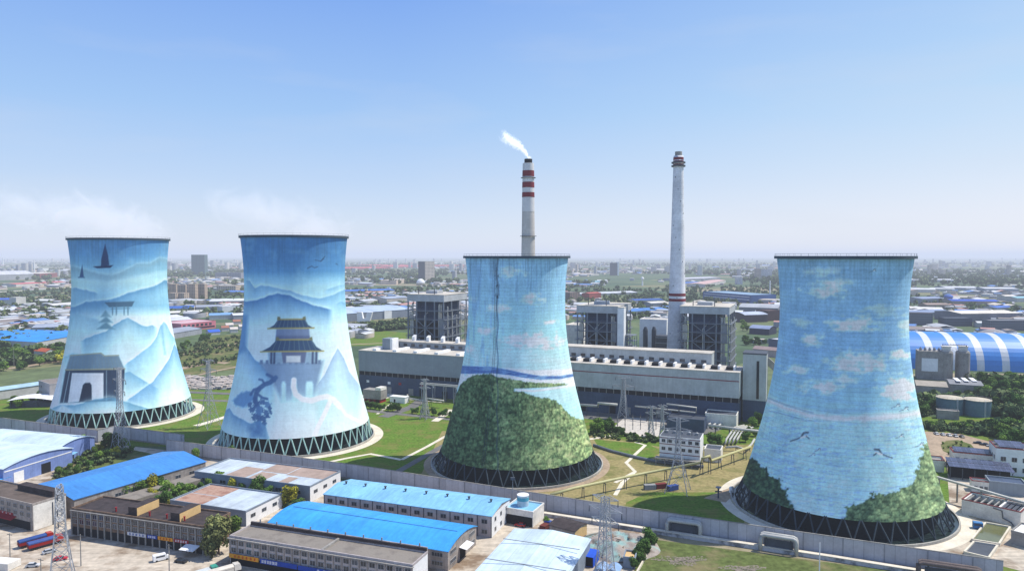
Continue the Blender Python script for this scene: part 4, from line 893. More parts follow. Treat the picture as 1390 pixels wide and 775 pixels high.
# ------------------------------------------------------------------ boundary noise barrier
def barrier(label, pts, H, posts=True):
    P = [at(x, y, H) for x, y in pts]; P = [Vector((p.x,p.y,0)) for p in P]
    for i, (a, b_) in enumerate(zip(P[:-1], P[1:])):
        lo, rz, L = base(a, b_); t = thing('boundary_wall', label if isinstance(label, str) else label[i], 'wall', lo, rz)
        MB().box(.004,L-.004,-.12,.12,0,H).build('panel', m_noise, t); MB().box(-.02,L+.02,-.22,.22,H+.002,H+.22).build('coping', m_conc, t)
        n = int(L/12.8)
        for k in range(n+1): MB().box(k*12.8-.12 if k else .05,k*12.8+.12,-.3,-.125,0,H-.1).build('post', m_steel, t)
        MB().box(0,L,-.4,-.31,0,.8).build('plinth', m_conc, t)
barrier('tall grey barrier in front of the first tower, at the far left', [(-40,561.5),(132,584)], 7)
barrier('short sunlit jog of grey barrier in front of the first tower', [(132,584),(156,578)], 7)
barrier('grey barrier between the pylon and the first tower, behind the blue hall', [(156,578),(250,590)], 7)
barrier(['long grey barrier in front of the second tower and the third','grey barrier running along the yellow pipe and the dry lawn','grey barrier in front of the fourth tower with two pipe loops before it'], [(225.6,596.5),(500,633.4),(850,688),(1362,761)], 7)
lo, rz, L = base(at(728,702), at(1400,800)); t = thing('low_wall', 'low pale kerb wall with sunlit top in front of the grey barrier', 'low wall', lo, rz)
P = [at(738,700),at(850,717.5),at(1130,760),at(1400,804)]; b = MB(); cp_ = MB()
inv = lambda p: Vector(((p-lo).x*math.cos(rz)+(p-lo).y*math.sin(rz), -(p-lo).x*math.sin(rz)+(p-lo).y*math.cos(rz), 0))
Q = [inv(p) for p in P]
for a, c in zip(Q[:-1], Q[1:]):
    b.bar((a.x,a.y,.7),(c.x,c.y,.7),1.5,h=1.4); cp_.bar((a.x,a.y,1.5),(c.x,c.y,1.5),1.9,h=.18)
b.build('wall', mat('blotched_render', S(196,196,198,.75), .12, .3, stain=.75, stain_col=S(80,84,90,.7)), t); cp_.build('coping', m_path, t)
def loop(label, pl, pr, hgt, r=.65, m=None):
    A, B = at(*pl), at(*pr); lo, rz, L = base(A, B); t = thing('pipe_expansion_loop', label, 'pipe loop', lo, rz)
    for y in (0, 1.9):
        pts = [(0,y,0),(0,y,hgt-1.2),(.35,y,hgt-.35),(1.2,y,hgt),(L-1.2,y,hgt),(L-.35,y,hgt-.35),(L,y,hgt-1.2),(L,y,0)]
        MB().tube(pts, r, 14).build('pipe', m or m_pipe, t, smooth=True)
    for x in (L*.16,L*.84): MB().box(x-.22,x+.22,.6,1.2,0,hgt-r).build('post', m_dsteel, t)
    MB().box(L*.1,L*.9,.85,1.0,.2,hgt-1.4).build('grille', m_dsteel, t)
loop('pale pipe loop arching before the barrier, nearer the dry lawn', (905,725), (950,731.5), 5.6)
loop('pale pipe loop arching before the barrier, in the middle of the fourth tower wall', (1032,746.5), (1081,754.5), 5.8)
loop('dark weathered pipe loop at the lower right corner of the picture', (1247,785), (1333,798), 5.4, m=mat('weathered_jacket', S(126,112,106,.75), .2, .4, stain=.4))
# ------------------------------------------------------------------ sheds and terraces in the foreground
m_blue_roof = mat('bright_blue_roof', S(70,176,250,.8), .05, .12, .5, .3, stain=.2, seam=('X',6.1,.22,.14), streak=(.9,.04,1,.16))
m_blue_roof2 = mat('mid_blue_roof', S(70,140,216,.76), .06, .1, .5, .35, stain=.22, seam=('X',5.2,.2,.14), streak=(.9,.04,1,.16))
m_light_roof = mat('light_blue_roof', S(144,206,244,.84), .05, .12, .5, .3, stain=.22, seam=('X',5.4,.2,.14), streak=(.9,.04,1,.18))
m_pale_roof = mat('pale_blue_white_roof', S(210,228,240,.92), .05, .1, .5, .3, stain=.24, seam=('X',6.8,.2,.16), streak=(.8,.04,1,.14))
m_white_roof = mat('weathered_white_roof', S(206,218,228,.84), .08, .15, stain=.3, seam=('X',.95,.12,.1), streak=(.8,.05,1,.16))
m_brown_roof = mat('brown_felt_roof', S(120,106,96,.75), .14, .25, stain=.5)
m_dark_roof = mat('dark_tiled_roof', S(84,74,74,.72), .25, .5, stain=.55, seam=('Y',.7,.25,.2))
m_grey_roof = mat('grey_felt_roof', S(150,142,132,.75), .1, .3, stain=.45, stain_col=S(112,104,98,.75))
m_wall_dirty = mat('dirty_render', S(188,178,170,.75), .14, .3, stain=.5, streak=(.7,.7,.06,.22))
m_wall_pink = mat('pinkish_grey_render', S(204,194,192,.76), .1, .3, stain=.35, streak=(.7,.7,.06,.18))
m_wall_blue = mat('blue_sheet_wall', S(140,164,226,.75), .07, .3, stain=.25, seam=('Y',1.2,.14,.14))
m_wall_grey = mat('blue_grey_wall', S(150,162,176,.75), .07, .25, stain=.3)  # carries the shade on the fronts of the white warehouses
m_ochre = mat('ochre_wall', S(238,200,140,.76), .08, .4, stain=.2)  # warm sunlight put into this ochre on stair heads and shed end
m_brick = mat('brown_brick', S(146,120,100,.72), .2, .5, stain=.5, streak=(.8,.8,.06,.25))
m_sign_y = mat('yellow_sign', S(230,160,50,.85), .08, .6); m_sign_b = mat('blue_sign', S(34,70,160,.95), .08, .6); m_sign_r = mat('red_sign', S(160,44,50,.85), .1, .6); m_sign_w = mat('white_sign', S(220,222,226,.8), .05, .6)
m_glyph_w = mat('white_lettering', S(236,238,242,.9), .03, 1); m_glyph_r = mat('red_lettering', S(196,60,30,.9), .05, 1)
def sign(t, x0, x1, z0, z1, m, glyph=None, n=0, y=-.5, gx0=None, gx1=None, lab=None):
    b = MB(); b.box(x0,x1,y-.12,y,z0,z1); s = b.build('sign_board', m, t, lab)
    if glyph:
        gx0 = x0+.5 if gx0 is None else gx0; gx1 = x1-.5 if gx1 is None else gx1; rnd = random.Random(int(x0*10)); h = (z1-z0)*.66; zc = (z0+z1)/2
        for i in range(n):        # brush-stroke characters, as blurred as they are in the picture
            g = MB(); cx = gx0+(gx1-gx0)*(i+.5)/n; w_ = h*.46
            for k in range(3): zz = zc-h/2+h*(k+.5)/3; g.box(cx-w_*rnd.uniform(.6,1),cx+w_*rnd.uniform(.6,1),y-.16,y-.124,zz-h*.07,zz+h*.07)
            for e in (rnd.uniform(-.8,-.2), rnd.uniform(.1,.8)): g.box(cx+w_*e-h*.06,cx+w_*e+h*.06,y-.19,y-.164,zc-h/2,zc+h/2)
            g.build('character', glyph, s)
    return s
def eave(pl, pr, z): a, b = at(*pl, z), at(*pr, z); a.z = b.z = 0; return a, b
# pale blue shed at the left edge (gable end seen)
F_ = at(4,634,9); Bk = at(98,606,9); F_.z = Bk.z = 0
dv = (Bk-F_).normalized(); rz = math.atan2(dv.y,dv.x)-PI/2; dl = (Bk-F_).length
loc = F_-Vector((math.cos(rz),math.sin(rz),0))*62
t = thing('workshop_shed', 'wide pale blue roofed shed with blue sheet walls at the left edge', 'shed', loc, rz)
b = MB(); b.extr([(0,0)]+arc(dl,8.2,2.2)+[(dl,0)], 'x', 0, 62); b.build('wall', m_wall_blue, t); roof_sheet(arc(dl,8.2,2.2), 'x', 0, 62, .5, .25).build('roof', m_pale_roof, t)
for y, w_ in ((5,5),(19,5)): MB().box(62.004,62.1,y,y+w_,.1,5).build('door', m_dark if y > 9 else m_white, t)
MB().box(62.02,62.12,.5,dl-.5,6.4,6.9).build('wall_stripe', m_white, t)
loc2 = loc+dv*(dl+1.0)-Vector((math.cos(rz),math.sin(rz),0))*6
t = thing('workshop_shed', 'second pale blue roofed shed just behind the shed at the left edge', 'shed', loc2, rz)
b = MB(); b.extr([(0,0)]+arc(20,8.2,1.8)+[(20,0)], 'x', 0, 60); b.build('wall', m_wall_blue, t); roof_sheet(arc(20,8.2,1.8), 'x', 0, 60, .5, .25).build('roof', m_pale_roof, t)
# small lean-tos in front of it
def canopy(label, A, B, dep, h, m, cat='canopy', tilt=.12, post=m_dsteel):
    lo, rz, L = base(A, B); t = thing('canopy', label, cat, lo, rz)
    b = MB(); b.add([(0,0,h),(L,0,h),(L,dep,h+dep*tilt),(0,dep,h+dep*tilt),(0,0,h+.15),(L,0,h+.15),(L,dep,h+dep*tilt+.15),(0,dep,h+dep*tilt+.15)], [(3,2,1,0),(4,5,6,7),(0,1,5,4),(1,2,6,5),(2,3,7,6),(3,0,4,7)]); b.build('roof', m, t)
    for x in np.linspace(.3,L-.3,max(2,int(L/5)+1)):
        for y in (.3,dep-.3): MB().box(x-.1,x+.1,y-.1,y+.1,0,h+y*tilt).build('post', post, t)
    return t
canopy('small bright blue canopy at the left edge below the pale blue shed', at(-6,664), at(16,657), 6, 3.6, m_blue_roof)
canopy('rusty steel loading gantry along the front of the pale blue shed', at(12,652), at(86,627), 5, 4.6, mat('rusty_sheet', S(164,140,122,.75), .2, .5, stain=.4))
canopy('small pale blue roof half hidden by trees behind the long blue hall', at(82,634), at(106,622), 7, 3.2, m_light_roof)
# long mid blue hall
LF = at(33,661,7.5); RF = at(100.5,678,7.5); RB = at(279,626.5,7.5); LF.z = RF.z = RB.z = 0
vd = (RB-RF); dl = vd.length; vd.normalize(); ud = Vector((vd.y,-vd.x,0)); Wd = 33
t, L, lo, rz = hall('long_hall', 'long mid blue roofed hall reaching back towards the grey barrier', 'hall', RF-ud*Wd, RF, dl, 7.5, m_wall_dirty, mat('long_hall_roof', S(76,154,232,.76), .06, .1, .5, .35, stain=.2, seam=('Y',6,.2,.16), streak=(.04,.9,1,.16)), 'gable', 2.6, 'y')
windows(t, L, dl, 'right', [4+i*7 for i in range(int(dl/7))], (3.6,), 2.4, 1.4)
b = MB(); b.extr([(L+3,0),(L+12,0),(L+12,4.2),(L+3,4.6)], 'y', 6, dl-1); o = b.build('shed', m_grey_roof, None, loc=lo, rz=rz); tag(o, 'low grey lean-to strip along the right side of the long blue hall', 'lean-to')
# grey brown block with a red awning, far left
A, B = eave((0,676),(44,686),10); d = (B-A).normalized(); A = A-d*30
t, L, lo, rz = hall('shop_terrace', 'grey block with bare white end wall and red awning, at the left edge', 'shop block', A, B, 13, 10, m_wall_dirty, m_brown_roof, 'flat')
windows(t, L, 13, 'front', [L-2.5-i*4 for i in range(11)], (5.2,7.9), 2.2, 1.5)
MB().box(L+.004,L+.06,.2,12.8,.2,9.9).build('pale_end', m_white2, t); MB().box(L+.07,L+.22,7.4,7.8,0,9).build('drain_pipe', m_dsteel, t)
MB().box(0,L-1.5,-.06,-.004,.2,3.4).build('shop_fronts', m_dark, t)
b = MB(); b.extr([(-2.2,3.5),(-.02,4.2),(-.02,4.4),(-2.2,3.7)], 'x', L-34, L-10); b.build('awning', m_sign_r, t, 'faded red awning'); sign(t, L-34, L-12, 4.45, 5.4, m_sign_r, m_glyph_w, 9, y=-.02)
MB().box(L-24,L-2,9,12.6,10.13,12.4).build('roof_room', m_dark_roof, t)
# long brown terrace
A, B = eave((97.5,691),(276,716),9.6)
t, L, lo, rz = hall('shop_terrace', 'long brown brick terrace with dark roof and two stair heads with sunlit ochre sides', 'shop terrace', A, B, 14, 9.6, m_brick, m_dark_roof, 'flat'); nb = int(L/3.05)
for i in range(nb+1): MB().box(i*L/nb-.2,i*L/nb+.2,-.45,-.004,0,9.3).build('pilaster', m_conc, t)
windows(t, L, 14, 'front', [(i+.5)*L/nb for i in range(nb)], (4.6,7.1), 1.9, 1.6)
MB().box(.3,L-.3,-.05,-.004,.2,3.2).build('shop_fronts', m_dark, t); MB().box(-.3,L+.3,-.7,.1,9.31,9.59).build('eave', m_conc, t)
for a, c, m, g, n in ((27,35.5,m_sign_w,m_sign_b,5),(36,40.5,m_sign_b,m_glyph_w,4),(41,47.5,m_sign_y,m_glyph_r,4),(48,54.5,m_sign_r,m_glyph_w,5)): sign(t, a*L/60.5, c*L/60.5, 3.3, 4.5, m, g, n, y=-.5)
b = MB(); b.extr([(-4.2,2.5),(-.47,3.2),(-.47,3.32),(-4.2,2.62)], 'x', L-7, L-1); b.build('awning', m_white, t)
for fx in (.42,.74): b = MB(); b.box(L*fx,L*fx+4,1.6,12,9.73,12.8); o = b.build('stair_head', m_dark_roof, t); MB().box(L*fx+4.004,L*fx+4.08,1.6,12,9.75,12.7).build('lit_wall', m_ochre, o)  # sunny side of each stair head painted in as ochre
for i in range(5): MB().lathe([(.3,9.73),(.3,11.2),(.45,11.4)], 8, c=(L*(.3+.13*i),3)).build('roof_pipe', m_red, t)
# white warehouses
t, L, lo, rz = hall('warehouse', 'white warehouse with patchy brown and white roof before the second tower', 'warehouse', *eave((264,641),(420.6,661.5),6.5), 23, 6.5, m_wall_grey, m_white_roof, 'flat')
MB().box(L+.004,L+.06,.1,22.9,.1,7.1).build('pale_end', m_white, t)  # sunlit end put in as white, shaded front as grey
m_rust = mat('rusty_roof', S(196,160,140,.72), .12, .3, stain=.6, stain_col=S(150,96,80,.7), seam=('X',.9,.1,.1)); m_tan = mat('tan_roof_sheet', S(196,172,158,.72), .08, .3, stain=.3, seam=('X',.9,.1,.1))
for a, c, y0, y1 in ((.26,.43,.4,15),(.46,.6,.4,11),(.44,.66,12,22.5),(.67,.98,11,22.5),(.72,.8,.4,9)): MB().box(L*a,L*c,y0,y1,6.63,6.7).build('roof_patch', m_tan, t)
windows(t, L, 23, 'right', (4,11,18), (3.2,), 2.6, 1.3); windows(t, L, 23, 'front', [6+i*10 for i in range(6)], (3.2,), 3, 1.5)
t, L, lo, rz = hall('warehouse', 'smaller white warehouse with rusty red and white roof', 'warehouse', *eave((231,680),(333.7,695.5),5.5), 22, 5.5, m_wall_grey, m_white_roof, 'flat')
MB().box(L+.004,L+.06,.1,21.9,.1,6.1).build('pale_end', m_white, t)  # sunny end painted white against the grey of the shaded front
for a, c, y0, y1 in ((.02,.4,.4,10.6),(.02,.42,11.2,21.6)): MB().box(L*a,L*c,y0,y1,5.63,5.7).build('roof_patch', m_rust, t)
windows(t, L, 22, 'right', (4,10.5,17), (2.6,), 2.6, 1.3)
# beige three storey terrace
A, B = eave((312,728.5),(560,768.5),9.4)
t, L, lo, rz = hall('shop_terrace', 'beige three storey terrace with blue and yellow shop signs', 'shop terrace', A, B, 10.5, 9.4, m_wall_pink, m_grey_roof, 'flat'); nb = 22
MB().box(.2,L-.2,10.55,11.0,0,11.2).build('back_wall', m_wall_dirty, t); MB().box(.2,L-.2,10.2,10.54,9.9,11.0).build('parapet_shade', m_dark_roof, t)  # dark strip paints the shaded inner face of the back parapet
MB().box(L+.004,L+.06,.1,10.4,.1,9.9).build('pale_end', m_white, t)  # right end paler than the front
MB().box(L*.52,L*.52+.8,.32,10.1,9.53,10.2).build('fire_wall', m_conc, t)
windows(t, L, 10.5, 'front', [(i+.5)*L/nb for i in range(nb)], (4.5,7.0), 1.9, 1.5)
for i in range(nb+1): MB().box(i*L/nb-.14,i*L/nb+.14,-.3,-.004,3.3,9.2).build('pilaster', m_wall_dirty, t)
MB().box(-.5,L+.5,-.9,.02,9.21,9.39).build('eave', m_conc, t); MB().box(.3,L-.3,-.05,-.004,.2,3.1).build('shop_fronts', m_dark, t)
sign(t, .4, L*.18, 2.9, 4.3, m_sign_y, m_glyph_r, 6, y=-.9, gx0=2, gx1=L*.17); sign(t, L*.19, L*.40, 2.7, 4.3, m_sign_b, m_glyph_w, 6, y=-.9, gx1=L*.29); sign(t, L*.405, L*.99, 2.6, 4.2, m_sign_b, m_glyph_w, 14, y=-.9, gx0=L*.5)
for i in range(10): MB().lathe([(.25,11.2),(.25,12.2)], 8, c=(4+i*L/10,10.7)).build('roof_vent', m_steel, t)
# bright blue hall
t, L, lo, rz = hall('blue_hall', 'bright blue roofed hall behind the beige terrace', 'hall', *eave((365,708.5),(608,748),6.8), 23.4, 6.8, m_wall_dirty, m_blue_roof, 'arc', 2.0)
windows(t, L, 23.4, 'front', [L-4-i*9 for i in range(8)], (1.6,4.6), 4, 1.3, 3); windows(t, L, 23.4, 'right', (4,19.5), (1.8,5), 4.4, 1.2, 3)
MB().box(L+.004,L+.1,9.5,14,.1,4).build('door', m_dark, t); b = MB(); b.extr([(L+.12,4.8),(L+3,4.3),(L+3,4.42),(L+.12,4.95)], 'y', 8.5, 15); b.build('awning', m_white, t)
MB().box(2,L-2,11.5,11.9,8.98,9.14).build('ridge_cap', m_blue_roof2, t)
# light blue long hall
t, L, lo, rz = hall('factory_hall', 'long light blue roofed two storey hall beside the tank annex', 'hall', *eave((440,670.5),(667,700.5),8.2), 20, 8.2, m_wall_pink, m_light_roof, 'gable', 1.5)
nb = 13
for i in range(nb+1): MB().box(i*L/nb-.15,i*L/nb+.15,-.16,-.004,0,8).build('downpipe', m_dsteel, t)
windows(t, L, 20, 'front', [(i+.5)*L/nb for i in range(nb)], (1.4,5.2), 2.2, 1.5); windows(t, L, 20, 'right', (4,10,16), (1.4,5.2), 1.6, 1.5)
MB().box(L+.004,L+.06,.1,19.9,.1,8.1).build('pale_end', m_white, t)  # gable end in a paler tone than the long walls
for i in range(8): MB().lathe([(.35,9.6),(.35,10.6),(.6,10.7),(.6,10.95)], 8, c=(4+i*(L-8)/7,10)).build('roof_vent', m_dsteel, t)
# tank annex
t, L, lo, rz = hall('annex', 'small light blue roofed annex carrying a round tank', 'annex', *eave((685,690),(723.5,696.5),5.6), 11, 5.6, m_white2, m_light_roof, 'flat')
MB().box(.3,L-.3,-.06,-.004,.1,3.8).build('door', m_dark, t)
t = thing('water_tank', 'round white and teal water tank standing on the annex roof', 'water tank', loc2w(lo,rz,L*.42,6.2,5.72)); MB().lathe([(2.3,0),(2.3,4.2)], 28).build('tank', mat('white_tank', S(206,222,228,.78), .05, .4), t); MB().lathe([(2.34,2.2),(2.34,3.6)], 28, cap=False).build('teal_band', mat('teal_paint', S(90,176,196,.78), .05, .4), t); MB().lathe([(2.4,4.204),(2.4,4.4),(.2,4.8)], 28).build('lid', m_white, t)
t = thing('lamp_mast', 'slim mast with a dark lamp box left of the round tank', 'lamp mast', at(696,697)); MB().lathe([(.16,0),(.1,14)], 8).build('mast', m_steel, t); MB().box(-.9,.9,-.5,.5,14.004,15).build('lamp_box', m_dsteel, t)
for i, x in enumerate((0,2.4)):
    b = MB(); b.tube([(0,0,0),(0,0,2.4),(.8,.6,3.6),(2.2,1.4,3.6)], .8, 10); o = b.build('vent_pipe', m_white, None, loc=at(728+i*9,687)); tag(o, f'bent white vent pipe behind the annex, {"left" if i == 0 else "right"} of the pair', 'vent pipe')
# pale big roof at the bottom
BL, BR, FL = at(699,718,7), at(801,732,7), at(643,776,7); BL.z = BR.z = FL.z = 0
uu = (BR-BL).normalized(); Wd = (BR-BL).length; rz = math.atan2(uu.y,uu.x); org = BL-Vector((-uu.y,uu.x,0))*64
t, L, lo, rz = hall('pale_hall', 'big pale white blue roof cut off by the bottom edge of the picture', 'hall', org, org+uu*Wd, 64, 7, m_wall_grey, m_pale_roof, 'gable', 1.3, 'y')
for k in (.22,.5,.78): MB().box(.4,L-.4,64-60*k,64-60*k+.3,8.6,8.75).build('roof_seam', m_steel, t)
# dark little shed, scrap heap, containers
t, L, lo, rz = hall('store_shed', 'small dark roofed shed in front of the grey barrier', 'shed', *eave((746,712),(780,721),4), 9, 4, m_wall_dirty, m_dark_roof, 'gable', 1.0)
MB().box(L+.004,L+.06,.2,8.8,.1,4).build('pale_end', m_ochre, t)  # sunlight on the right end put in as an ochre panel
rp = random.Random(3); heap = thing('scrap_heap', 'pale heap of scrap and netting around the foot of the right pylon', 'scrap heap', at(830,742))
n_ = 40; xx, yy = np.meshgrid(np.linspace(-14,17,n_), np.linspace(-13,13,n_)); rd = np.hypot((xx-1.5)/15.5, yy/13)
zz = np.clip(1.15-rd**2.2, 0, 1)*(.8+4.2*fbm(xx.ravel()/6, yy.ravel()/5, 91).reshape(n_,n_)+1.1*(fbm(xx.ravel()/1.3, yy.ravel()/1.3, 92).reshape(n_,n_)-.5))-.15
q1 = fbm(xx.ravel()/4, yy.ravel()/4, 93)[:,None]; q2 = fbm(xx.ravel()/2.2, yy.ravel()/2.2, 94)[:,None]
cc = np.array(S(178,166,156,.75))*(.7+.7*q2); tw = np.clip((q1-.56)*9,0,1)*.75; cc = cc*(1-tw)+np.array(S(150,204,200,.78))*tw; dw = np.clip((q2-.6)*9,0,1)*.7; cc = cc*(1-dw)+np.array(S(96,82,72,.7))*dw
ii = (np.arange(n_-1)[:,None]*n_+np.arange(n_-1)[None,:]).ravel(); link('netting', npmesh('netting', np.stack([xx.ravel(),yy.ravel(),zz.ravel()],1), np.stack([ii,ii+1,ii+n_+1,ii+n_],1), mat('netting', (1,1,1), .25, .6, stain=.2, attr='Col', bump=.6), cc), heap)
m_sc = mat('scrap_brown', S(150,126,108,.75), .3, .5)
for i in range(40):
    a = rp.uniform(0,2*PI); r = math.sqrt(rp.random()); x, y = r*math.cos(a)*13+1.5, r*math.sin(a)*11; z = (1-r)*2.2+1.2; s = rp.uniform(.5,1.9); q = rp.uniform(0,PI)
    MB().bar((x-s*math.cos(q),y-s*math.sin(q),z+rp.uniform(0,.5)),(x+s*math.cos(q),y+s*math.sin(q),z+rp.uniform(0,.5)), rp.uniform(.15,.6), h=rp.uniform(.1,.4)).build('plank', m_sc, heap)
def cont(label, px, py, L, w_, h, rz, c, cat='container', open_=False):
    t = thing('container', label, cat, at(px,py), rz); m = mat('container_paint', S(*c,.8), .1, .5, seam=('X',.5,.15,.1)); MB().box(-L/2,L/2,-w_/2,w_/2,.2,h).build('body', m, t)
    MB().box(-L/2-.03,-L/2-.004,-w_/2+.15,w_/2-.15,.4,h-.15).build('door', m_dark if open_ else m_dsteel, t); MB().box(-L/2+.2,L/2-.2,-w_/2+.2,w_/2-.2,0,.196).build('skid', m_dsteel, t)
cont('bright blue container with a dark open end by the pale hall', 803, 764, 7, 3.4, 3.6, R(66), (40,96,220), open_=True)
for i, (px, py) in enumerate(((826,777),(842,778))):
    b = MB(); b.extr(arc(4.6,1.0,1.3), 'x', -3, 3); o = b.build('tarpaulin_stack', mat('tarpaulin', S(150,182,222,.78), .15, .6, stain=.3), None, loc=at(px,py), rz=R(68)); tag(o, f'pale blue tarpaulin over a stack at the bottom edge, {"left" if i == 0 else "right"} one', 'tarpaulin')
t, L, lo, rz = hall('store_shed', 'tiny ochre topped hut beside the hedge at the bottom edge', 'hut', at(846,770), at(862,772), 6, 3.2, m_wall_grey, m_ochre, 'flat')
# white kerb wall beside the hedge
A, B = at(887,738), at(858,790); lo, rz, L = base(A, B); o = MB().box(0,L,-.25,.25,0,.9).build('kerb_wall', m_path, None, loc=lo, rz=rz); tag(o, 'low white wall running down beside the hedge and grass verge', 'low wall')
m_rub = mat('rubble_soil', S(160,148,132,.7), .3, .8)
for i, (px, py, w_, h_) in enumerate(((925,760,12,5),(1010,772,9,4))):
    rr_ = random.Random(i); b = MB()
    for k in range(700): a = rr_.uniform(0,2*PI); r = math.sqrt(rr_.random())*(.75+.35*math.sin(3*a)); s = rr_.uniform(.06,.34); x, y = r*w_*math.cos(a), r*h_*math.sin(a); b.box(x-s,x+s,y-s*.7,y+s*.7,0,s*.7*(1.3-r))
    o = b.build('rubble', m_rub, None, loc=at(px,py)); tag(o, ['grey rubble patch spread on the grass verge, left one','smaller pale rubble patch on the grass verge at the bottom edge'][i], 'rubble', kind='stuff')

# ------------------------------------------------------------------ vehicles
m_tyre = mat('tyre', (.02,.02,.02), .2, 1, .9)
def wheels(t, xs, w_, r=.45):
    for x in xs:
        for e in (-1,1):
            b = MB(); b.lathe([(r*.5,-.12),(r,-.12),(r,.12),(r*.5,.12)], 14); o = b.build('wheel', m_tyre, t); o.location = (x,e*w_,r); o.rotation_euler = (PI/2,0,0)
def car(label, loc, rz, c, kind='car', group=None):
    t = thing('parked_car', label, 'car', loc, rz, group); m = mat('car_paint', S(*c,.8), .04, 1, .3, .5, stain=.08)
    b = MB(); b.extr([(-2.15,.35),(2.1,.35),(2.15,.7),(1.9,.88),(1.0,.95),(-1.9,1.0),(-2.15,.85)][::-1], 'y', -.86, .86); o = b.build('body', m, t)
    b = MB(); b.add([(-1.8,-.78,1.0),(1.0,-.78,.96),(1.0,.78,.96),(-1.8,.78,1.0),(-1.3,-.62,1.45),(.3,-.62,1.45),(.3,.62,1.45),(-1.3,.62,1.45)], [(4,5,6,7),(0,1,5,4),(1,2,6,5),(2,3,7,6),(3,0,4,7)], 0); b.box(-1.35,.35,-.66,.66,1.452,1.5,1); b.build('cabin', [m_glass, m], t)
    wheels(t, (-1.35,1.35), .8, .33); return t
def truck(label, loc, rz, cab, bed, L=9, tarp=None):
    t = thing('truck', label, 'truck', loc, rz); m = mat('truck_paint', S(*cab,.8), .06, .8, .35, .5); mbd = mat('truck_bed', S(*bed,.8), .1, .6)
    MB().box(-L/2,L/2-.1,-.9,.9,.7,1.1).build('chassis', m_dsteel, t)
    b = MB(); b.extr([(L/2-2.2,1.104),(L/2,1.104),(L/2,2.1),(L/2-.35,3.1),(L/2-2.2,3.2)][::-1], 'y', -1.2, 1.2); cb = b.build('cab', m, t)
    MB().add([(L/2+.01,-1.0,2.12),(L/2+.01,1.0,2.12),(L/2-.33,1.0,3.0),(L/2-.33,-1.0,3.0)], [(0,1,2,3)]).build('windscreen', m_glass, cb)
    b = MB(); b.box(-L/2,L/2-2.4,-1.25,1.25,1.104,2.6); b.build('bed', mbd, t)
    if tarp: b = MB(); b.extr([(-1.32,2.3),(1.32,2.3),(1.32,2.75),(.6,3.1),(-.6,3.1),(-1.32,2.75)], 'x', -L/2-.05, L/2-2.35); b.build('tarpaulin', mat('truck_tarp', S(*tarp,.8), .12, .6), t)
    wheels(t, (-L/2+1.2,-L/2+2.4,L/2-1.3), 1.05, .5); return t
truck('red tipper truck with blue tarpaulin, rear one of two parked in the yard', at(49,738), R(52), (190,50,40), (150,36,36), 11, (52,84,150))
truck('red tipper truck with blue tarpaulin, front one of two nearer the big pylon', at(62,741), R(50), (196,50,40), (160,40,36), 11, (70,96,160))
t = thing('parked_van', 'white van parked in the shade before the brown terrace', 'van', at(219,760), R(38)); b = MB(); b.extr([(-2.6,.4),(2.5,.4),(2.6,1.1),(1.9,1.5),(1.3,2.3),(-2.6,2.3)][::-1], 'y', -.95, .95); b.build('body', m_white, t); MB().add([(2.0-.08,-.8,1.52),(2.0-.08,.8,1.52),(1.36,.8,2.25),(1.36,-.8,2.25)],[(0,1,2,3)]).build('windscreen', m_glass, t); MB().box(-1.8,1.0,-.97,-.953,1.45,2.0).build('side_window', m_glass, t); wheels(t, (-1.6,1.6), .9, .36)
car('small red car parked beside the big left pylon', at(82,760), R(20), (200,40,60)); car('pale grey car beside the red trucks', at(67,750), R(48), (196,200,206)); car('dark car parked in the shade right of the white van', at(246,763), R(-14), (40,44,52)); car('white pickup like car left of the small red car', at(45,769), R(10), (216,216,214))
truck('long white covered truck cut off by the bottom edge, before the beige terrace', at(301,782), R(40), (226,222,214), (226,220,208), 12, (230,222,208)); truck('green and white truck beside the long white truck at the bottom edge', at(279,783), R(42), (70,170,150), (214,220,220), 8)
car('red car in the shade in front of the annex', at(706,714), R(160), (200,44,50)); car('dark car half hidden beside the small dark shed', at(716,712), R(150), (46,44,48)); truck('blue tipper beside the small dark shed', at(741,719), R(60), (60,100,190), (120,60,50), 6); car('grey van like car beside the small dark shed', at(752,726), R(150), (110,110,112)); car('red car beside the grey car near the small dark shed', at(768,731), R(150), (196,50,56))
for i in range(5): car('small pale car in the row along the hedge of the car park', at(1271+i*8.6,589.5+i*1.0), R(80), [(220,222,224),(206,208,212),(226,226,226),(190,194,200),(60,62,70)][i], group='cars along the car park hedge')
for i in range(3): car('dark car under the trees at the right of the car park', at(1327+i*9,602+i*2.2), R(150), [(40,42,48),(50,52,60),(180,182,186)][i], group='dark cars under the car park trees')
b = MB(); b.extr([(-2.6,.2),(2.6,.2),(2.6,2.4),(-2.6,2.6)], 'x', -4, 4); o = b.build('market_stall', m_white2, None, loc=at(6,770), rz=R(-10)); tag(o, 'pale flat roofed stall at the lower left corner', 'stall')

